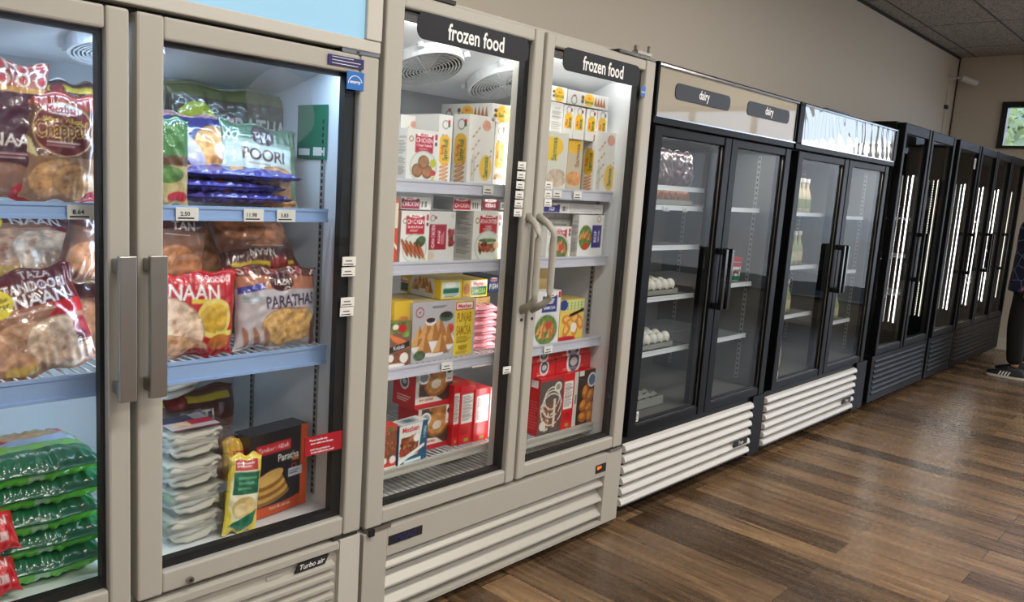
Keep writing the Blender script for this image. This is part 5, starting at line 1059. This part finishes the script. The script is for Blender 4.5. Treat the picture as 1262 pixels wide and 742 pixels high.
o.location = (1.235, .21, zF+.002); o.rotation_euler = (0, 0, R(8)); tag(o, 'black and orange Paratha carton at the bottom right of the first freezer', 'food box')
bb_ = MB().box(-.008, .008, 0, .03, -.005, .0, paper)
# ------------------------------------------------------------------ eggs, tubs and bottles in the black coolers
ep = [(math.sin(math.pi*k/8)*.0215*(1-.10*math.cos(math.pi*k/8)), .029*(1-math.cos(math.pi*k/8))) for k in range(1, 8)]
eb = MB().lathe([(.002, .0)]+ep+[(.002, .058)], eggw, 12); egg_w = eb.build('egg', smooth=True)
eb2 = MB().lathe([(.002, .0)]+ep+[(.002, .058)], eggb, 12); egg_b = eb2.build('egg', smooth=True)
used = {'w': False, 'b': False}
def egg_tray(x0, y0, nx, ny, z, kind, label, egglabel, group, eggs=True):
    t = MB(); p = .056; W_, D_ = nx*p, ny*p; k = 2
    n1, n2 = nx*4+1, ny*4+1; X, Y = np.meshgrid(np.linspace(0, W_, n1), np.linspace(0, D_, n2)); Z = .016*(np.cos(X/p*2*math.pi)*1+np.cos(Y/p*2*math.pi))/2*(1)+.020
    P = np.stack([X, Y, Z], -1).reshape(-1, 3).tolist(); F_ = [(j*n1+i, j*n1+i+1, (j+1)*n1+i+1, (j+1)*n1+i) for j in range(n2-1) for i in range(n1-1)]
    t.raw(P, F_, pulp); t.box(0, W_, -.003, 0, .004, .026, pulp); t.box(-.003, 0, 0, D_, .004, .026, pulp); t.box(W_, W_+.003, 0, D_, .004, .026, pulp); o = t.build('egg_tray', smooth=False, loc=(x0, y0, z)); tag(o, label, 'egg tray', 'egg trays in the dairy cooler')
    if eggs:
        src = egg_w if kind == 'w' else egg_b
        for j in range(ny):
            for i in range(nx):
                if used[kind]: e = src.copy(); COL.objects.link(e)
                else: e = src; used[kind] = True
                e.location = (x0+(i+.5)*p, y0+(j+.5)*p, z+.010); e.scale = (1.16, 1.16, 1.1); tag(e, egglabel, 'egg', group)
egg_tray(2.98, .14, 7, 3, .988, 'w', 'grey pulp tray of white eggs on the upper egg shelf', 'white egg in the upper tray of white eggs', 'white eggs in the upper tray')
egg_tray(2.98, .14, 7, 3, .728, 'w', 'grey pulp tray of white eggs on the lowest egg shelf', 'white egg in the lower tray of white eggs', 'white eggs in the lower tray')
egg_tray(2.98, .14, 8, 3, 1.413, 'b', 'pulp tray of brown eggs on the high egg shelf', 'brown egg in the high tray', 'brown eggs in the high tray')
egg_tray(2.98, .16, 7, 4, .429, 'w', 'empty grey pulp egg tray on the cooler floor', '', '', eggs=False)
egg_tray(2.982, .163, 7, 4, .450, 'w', 'second empty grey pulp egg tray nested on the one on the cooler floor', '', '', eggs=False)
def darkbag(w, h):
    c = Canvas(w, h, (66, 46, 46))
    for i in range(30): c.ell(c.rng.random(), c.rng.random(), .05, .04, ((120, 84, 70), (50, 34, 36), (150, 130, 126))[i % 3], var=.2)
    return c
for i in range(3):
    o = pillow('date_bag', .19, .17, .08, darkbag(.19, .17), seed=40+i, wr=1.8, p=4); o.location = (3.02+.185*i, .19, 1.503); o.rotation_euler = (R(-8), 0, 0)
    tag(o, 'dark film-wrapped pack high in the dairy cooler, %s of three' % ('leftmost', 'middle', 'rightmost')[i], 'food pack', 'dark wrapped packs above the egg shelves')
t = empty('yogurt_tub', (3.985, .20, 1.018)); tag(t, 'white tub with a red lid and a cow picture, alone on its shelf', 'tub')
tub = mat('white_tub', C(222, 222, 214), .35)
MB().lathe([(.052, 0), (.060, .012), (.066, .112)], tub, 28).build('body', t); MB().lathe([(.068, .112), (.070, .118), (.070, .130), (.062, .133)], red_t, 28).build('lid', t)
s = MB(); n = 14
for a0, z0_, z1_, m_ in ((-1.9, .085, .108, red_t), (-1.9, .012, .035, green_t)):
    for k in range(n):
        a = a0-1.2+2.4*k/n; b_ = a0-1.2+2.4*(k+1)/n; r = .0668
        s.face([(r*math.cos(a)*(.93 if z0_ < .05 else 1), r*math.sin(a)*(.93 if z0_ < .05 else 1), z0_), (r*math.cos(b_)*(.93 if z0_ < .05 else 1), r*math.sin(b_)*(.93 if z0_ < .05 else 1), z0_), (r*math.cos(b_), r*math.sin(b_), z1_), (r*math.cos(a), r*math.sin(a), z1_)], m_)
brn = mat('brown_print', C(110, 60, 40), .5)
def cow(u, v): a = -2.25+u/.066; return (.0672*math.cos(a), .0672*math.sin(a), .038+v)
for q in (((0, .012), (.036, .012), (.034, .03), (.002, .032)), ((.034, .02), (.048, .022), (.048, .034), (.036, .036)), ((.002, -.002), (.008, -.002), (.008, .014), (.002, .014)), ((.028, -.002), (.034, -.002), (.034, .014), (.028, .014))): s.face([cow(*p) for p in q], brn)
s.build('printed_label', t)
capm = mat('white_cap', C(214, 210, 202), .4); milk = mat('pale_green_drink', C(150, 158, 112), .3); milk2 = mat('cream_drink', C(186, 172, 142), .3)
def bottle(name, h, r, body, label_m):
    t = empty(name)
    MB().lathe([(r*.8, 0), (r, .006), (r, h*.42), (r*.92, h*.5), (r*.5, h*.68), (r*.36, h*.76), (r*.36, h*.9)], body, 18).build('glass_body', t, smooth=True)
    MB().lathe([(r*.46, h*.88), (r*.46, h*.985), (r*.4, h)], capm, 14).build('cap', t)
    MB().lathe([(r*1.02, h*.13), (r*1.02, h*.40)], label_m, 18).build('label_band', t); return t
lab_m = mat('green_paper_label', C(120, 130, 84), .6); lab_c = mat('cream_paper_label', C(190, 180, 150), .6)
bA = bottle('drink_bottle', .205, .030, milk2, lab_m); bB = bottle('drink_bottle', .205, .030, milk, lab_c); bC = bottle('drink_bottle', .24, .026, milk2, lab_c)
GD = 'bottles in the mirror-headed cooler'; first = {}
def row(src, key, spots, lab):
    for i, (x, y, z) in enumerate(spots):
        if key in first: o = copy_tree(src)
        else: o = src; first[key] = 1
        o.location = (x, y, z); tag(o, lab[i] if isinstance(lab, list) else lab % ('first', 'second', 'third', 'fourth', 'fifth')[i], 'bottle', GD)
row(bA, 'a', [(4.62+.085*i, .165+.01*i, 1.407) for i in range(4)], 'cream bottle with green label on the top shelf, %s from the left')
row(bB, 'b', [(4.59+.085*i, .165+.01*i, 1.087) for i in range(4)], 'pale green bottle with cream label on the second shelf, %s from the left')
row(bB, 'b', [(4.57+.085*i, .165+.012*i, .789) for i in range(3)], 'pale green bottle with cream label on the third shelf, %s from the left')
row(bC, 'c', [(4.52+.085*i, .16+.02*i, .430) for i in range(4)], 'slim cream bottle on the cooler floor, %s from the left')
row(bB, 'b', [(5.36, .18, 1.032)], ['pale green bottle alone behind the second door of the mirror-headed cooler'])
row(bB, 'b', [(5.36+.08*i, .18, .689) for i in range(3)], 'pale green bottle low behind the second door, %s from the left')
GC = 'drinks cans and cartons in the far black coolers'
cans = [mat('can_%s' % n, C(*c), .3) for n, c in (('orange', (190, 110, 50)), ('blue', (60, 100, 180)), ('cream', (190, 180, 160)), ('red', (160, 50, 40)), ('green', (110, 130, 60)))]
cn = ('orange', 'blue', 'cream', 'red', 'green'); cp = {}
k = 0
for (xa, n, where) in ((6.05, 4, 'in the first tall black cooler'), (8.10, 4, 'behind the first door of the three-door cooler'), (8.72, 4, 'behind the middle door of the three-door cooler')):
    for z, lv in ((.802, 'low shelf'), (1.102, 'middle shelf')):
        for i in range(n):
            q = (k*2+i) % 5
            if q in cp: o = copy_tree(cp[q])
            else:
                o = empty('drink_can'); MB().lathe([(.024, 0), (.032, .01), (.032, .15), (.026, .165)], cans[q], 16).build('can_body', o, smooth=True); MB().lathe([(.026, .165), (.024, .168), (.022, .166)], steel, 16).build('can_lid', o); cp[q] = o
            o.location = (xa+.085*i, .22, z); tag(o, '%s drink can on the %s %s' % (cn[q], lv, where), 'drink can', GC)
        k += 1
# ------------------------------------------------------------------ small things on the wall
t = empty('security_camera', (9.86, .868, 2.93)); tag(t, 'white bullet security camera on the wall in the far corner', 'security camera')
wp = mat('camera_plastic', C(214, 212, 206), .4)
MB().tube([(0, 0, 0), (0, -.03, 0)], .04, wp, 16).build('wall_mount', t); MB().tube([(0, -.03, 0), (.0, -.10, .005), (.0, -.15, -.02)], .012, wp, 8).build('arm', t)
MB().tube([(-.03, -.13, .0), (.09, -.26, -.05)], .036, wp, 16).tube([(.09, -.26, -.05), (.094, -.264, -.052)], .029, ink, 16).build('camera_body', t)
tag(MB().tube([(9.86, .862, 2.88), (9.86, .862, 2.75), (9.85, .862, 2.5), (9.86, .862, 2.1)], .006, wp, 5).build('camera_cable'), 'thin white cable running down the wall from the security camera', 'cable')
tag(MB().box(9.82, 9.90, .845, .869, 2.60, 2.64, seam).build('cable_junction_box'), 'tiny dark junction box on the cable under the security camera', 'junction box')

# ------------------------------------------------------------------ the person at the right edge
P = tag(empty('person', (8.50, -.42, 0), 0), 'person in navy patterned jacket, black trousers and striped black trainers, at the picture edge', 'person')
def skin(name, verts, edges, m, parent, sub=2, root=0):
    me = bpy.data.meshes.new(name); me.from_pydata([v[:3] for v in verts], edges, []); o = bpy.data.objects.new(name, me); COL.objects.link(o); o.parent = parent
    me.materials.append(m); sm = o.modifiers.new('skin', 'SKIN'); sm.use_smooth_shade = True
    for i, v in enumerate(verts): sv = me.skin_vertices[0].data[i]; sv.radius = (v[3], v[4] if len(v) > 4 else v[3]); sv.use_root = (i == root)
    s = o.modifiers.new('sub', 'SUBSURF'); s.levels = sub; s.render_levels = sub; return o
skn = mat('skin', C(176, 128, 100), .5); jk = mat('navy_jacket', C(34, 42, 66), .75, bump=.6, bscale=14); tr_ = mat('black_trousers', C(5, 5, 7), .9, bump=.2, bscale=12); hairm = mat('dark_hair', C(28, 22, 20), .5, bump=.6, bscale=60)
# body: pelvis, spine, neck, head, limbs (facing +y, towards the coolers)
body = [(0, 0, .93, .13, .11), (0, .01, 1.12, .125, .10), (0, .02, 1.32, .15, .10), (0, .01, 1.44, .10, .08), (0, .015, 1.52, .052), (0, .03, 1.58, .06), (0, .035, 1.66, .078, .092), (0, .03, 1.73, .062, .07),
        (-.10, 0, .90, .085), (-.11, .015, .50, .055), (-.12, -.02, .10, .038), (.10, 0, .90, .085), (.12, .015, .50, .055), (.20, -.02, .10, .038),
        (-.17, .0, 1.41, .055), (-.225, -.05, 1.15, .042), (-.225, -.07, .93, .030), (-.22, -.07, .90, .026), (.17, .0, 1.41, .055), (.225, -.05, 1.15, .042), (.225, -.07, .93, .030), (.22, -.07, .90, .026)]
be = [(0, 1), (1, 2), (2, 3), (3, 4), (4, 5), (5, 6), (6, 7), (0, 8), (8, 9), (9, 10), (0, 11), (11, 12), (12, 13), (3, 14), (14, 15), (15, 16), (16, 17), (3, 18), (18, 19), (19, 20), (20, 21)]
skin('body', body, be, skn, P)
jv = [(0, .0, .92, .165, .13), (0, .01, 1.10, .155, .13), (0, .02, 1.30, .175, .13), (0, .005, 1.43, .12, .095), (0, .0, 1.49, .07), (-.17, 0, 1.41, .075), (-.23, -.05, 1.15, .06), (-.225, -.075, .93, .048), (.17, 0, 1.41, .075), (.23, -.05, 1.15, .06), (.225, -.075, .93, .048)]
jo = skin('jacket', jv, [(0, 1), (1, 2), (2, 3), (3, 4), (3, 5), (5, 6), (6, 7), (3, 8), (8, 9), (9, 10)], jk, P)
jh = MB(); n = 28; rg = [(.80, .186, .142), (.82, .190, .146), (.90, .184, .142), (1.0, .172, .136), (1.12, .166, .132), (1.22, .160, .126)]
jh.raw([(a_*math.cos(2*math.pi*k/n), b_*math.sin(2*math.pi*k/n)+.004, z_) for z_, a_, b_ in rg for k in range(n)], [(j*n+k, j*n+(k+1) % n, (j+1)*n+(k+1) % n, (j+1)*n+k) for j in range(5) for k in range(n)]+[tuple(range(n))[::-1], tuple(range(5*n, 6*n))], jk); jh.build('jacket_hem', P, smooth=True)
nt = jk.node_tree; vt = nt.nodes.new('ShaderNodeTexVoronoi'); vt.feature = 'DISTANCE_TO_EDGE'; vt.inputs['Scale'].default_value = 9; rr = nt.nodes.new('ShaderNodeValToRGB')
rr.color_ramp.elements[0].position = .02; rr.color_ramp.elements[0].color = (*C(104, 118, 150), 1); rr.color_ramp.elements[1].position = .04; rr.color_ramp.elements[1].color = (*C(24, 32, 62), 1)
t2 = nt.nodes.new('ShaderNodeTexCoord'); nt.links.new(t2.outputs['Object'], vt.inputs[0]); nt.links.new(vt.outputs['Distance'], rr.inputs[0]); nt.links.new(rr.outputs[0], nt.nodes['Principled BSDF'].inputs['Base Color'])
skin('trousers', [(0, 0, .93, .12, .10), (-.09, 0, .80, .09), (-.11, .015, .50, .088), (-.12, -.015, .12, .07), (.09, 0, .80, .09), (.12, .015, .50, .088), (.20, -.015, .12, .07)], [(0, 1), (1, 2), (2, 3), (0, 4), (4, 5), (5, 6)], tr_, P)
hp_ = MB(); pts = []; n = 20
for j in range(9):
    th = math.pi*j/12
    for i in range(n): a = 2*math.pi*i/n; q = math.sin(th+.02); fr_ = .86 if math.sin(a) > .3 and j > 4 else 1.04; pts.append((.086*q*math.cos(a)*fr_, .03+.10*q*math.sin(a)*fr_-.008, 1.66+.115*math.cos(th)))
hp_.raw(pts, [(j*n+i, j*n+(i+1) % n, (j+1)*n+(i+1) % n, (j+1)*n+i) for j in range(8) for i in range(n)], hairm); hp_.build('hair', P, smooth=True)
fc = MB(); fc.tube([(0, .118, 1.665), (0, .140, 1.635), (0, .122, 1.625)], .011, skn, 8, [.007, .012, .008])
for sx_ in (-1, 1): fc.tube([(sx_*.086, .03, 1.62), (sx_*.094, .025, 1.65), (sx_*.086, .03, 1.68)], .01, skn, 8, [.007, .012, .008])
fc.build('nose_and_ears', P, smooth=True)
ey = MB()
for sx_ in (-1, 1): ey.tube([(sx_*.03-.011, .119, 1.668), (sx_*.03+.011, .119, 1.668)], .0055, paper, 8); ey.tube([(sx_*.03-.003, .1235, 1.668), (sx_*.03+.003, .1235, 1.668)], .004, ink, 8)
ey.build('eyes', P); MB().tube([(-.022, .118, 1.598), (0, .124, 1.596), (.022, .118, 1.598)], .0045, red_t, 6, [.002, .005, .002]).build('mouth', P)
for sx_ in (-1, 1):
    hv_ = [(sx_*.232, -.07, .915, .020, .016), (sx_*.23, -.06, .86, .014, .032), (sx_*.228, -.055, .825, .013, .034)]; he = [(0, 1), (1, 2)]
    for f_ in range(4):
        oy = (f_-1.5)*.018; L_ = (.068, .078, .074, .058)[3-f_]; i0 = len(hv_)
        hv_ += [(sx_*.227, -.055+oy, .815, .009), (sx_*.222, -.052+oy, .815-L_*.5, .0085), (sx_*.210, -.048+oy, .815-L_*.9, .0075)]; he += [(2, i0), (i0, i0+1), (i0+1, i0+2)]
    i0 = len(hv_); hv_ += [(sx_*.222, -.02, .865, .011), (sx_*.215, -.0, .838, .009), (sx_*.210, .007, .812, .008)]; he += [(1, i0), (i0, i0+1), (i0+1, i0+2)]
    skin('hand', hv_, he, skn, P)
    ax_ = -.12 if sx_ < 0 else .20; so = MB()
    prof = [(-.045, .0), (.05, 0), (.045, .5), (.052, 1)]
    sole = mat('shoe_sole', C(206, 200, 188), .6) if sx_ < 0 else MATS['shoe_sole']; shm = mat('shoe_black', C(26, 26, 30), .6) if sx_ < 0 else MATS['shoe_black']
    out = []
    for k in range(24):
        a = 2*math.pi*k/24; y = .155*math.sin(a); wd = .036+.014*max(0, min(1, (y+.05)/.15)); out.append((ax_+wd*math.cos(a)*(1 if abs(math.sin(a)) < .95 else .9), .045+y))
    so.prism(out, 'z', .001, .026, sole); s_o = so.build('shoe', P, bevel=.004); s_o.data.materials.clear(); s_o.data.materials.append(sole)
    up = MB(); pts = []; n = 24
    for (z, k_, yo, ys) in ((.026, 1.0, 0, 1.0), (.045, .98, -.002, .98), (.062, .88, -.02, .84), (.082, .78, -.05, .58), (.105, .74, -.062, .44)):
        for i in range(n): p = out[i]; pts.append((ax_+(p[0]-ax_)*k_, .045+yo+(p[1]-.045)*ys, z))
    up.raw(pts, [(j*n+i, j*n+(i+1) % n, (j+1)*n+(i+1) % n, (j+1)*n+i) for j in range(4) for i in range(n)]+[tuple(range(4*n, 5*n))], shm); up.build('upper', s_o, smooth=True)
    stp = MB()
    for sd in (-1, 1):
        for q in range(4):
            y = .01+.024*q; stp.raw([(ax_+sd*.0505, y, .030), (ax_+sd*.0505, y+.011, .030), (ax_+sd*.0425, y-.004, .066), (ax_+sd*.0425, y-.015, .066)], [(0, 1, 2, 3)], paper)
    for q in range(5): stp.tube([(ax_-.022, .02+.018*q, .083-.005*q), (ax_, .022+.018*q, .089-.006*q), (ax_+.022, .02+.018*q, .083-.005*q)], .0028, paper, 5)
    stp.build('stripes_and_laces', s_o)
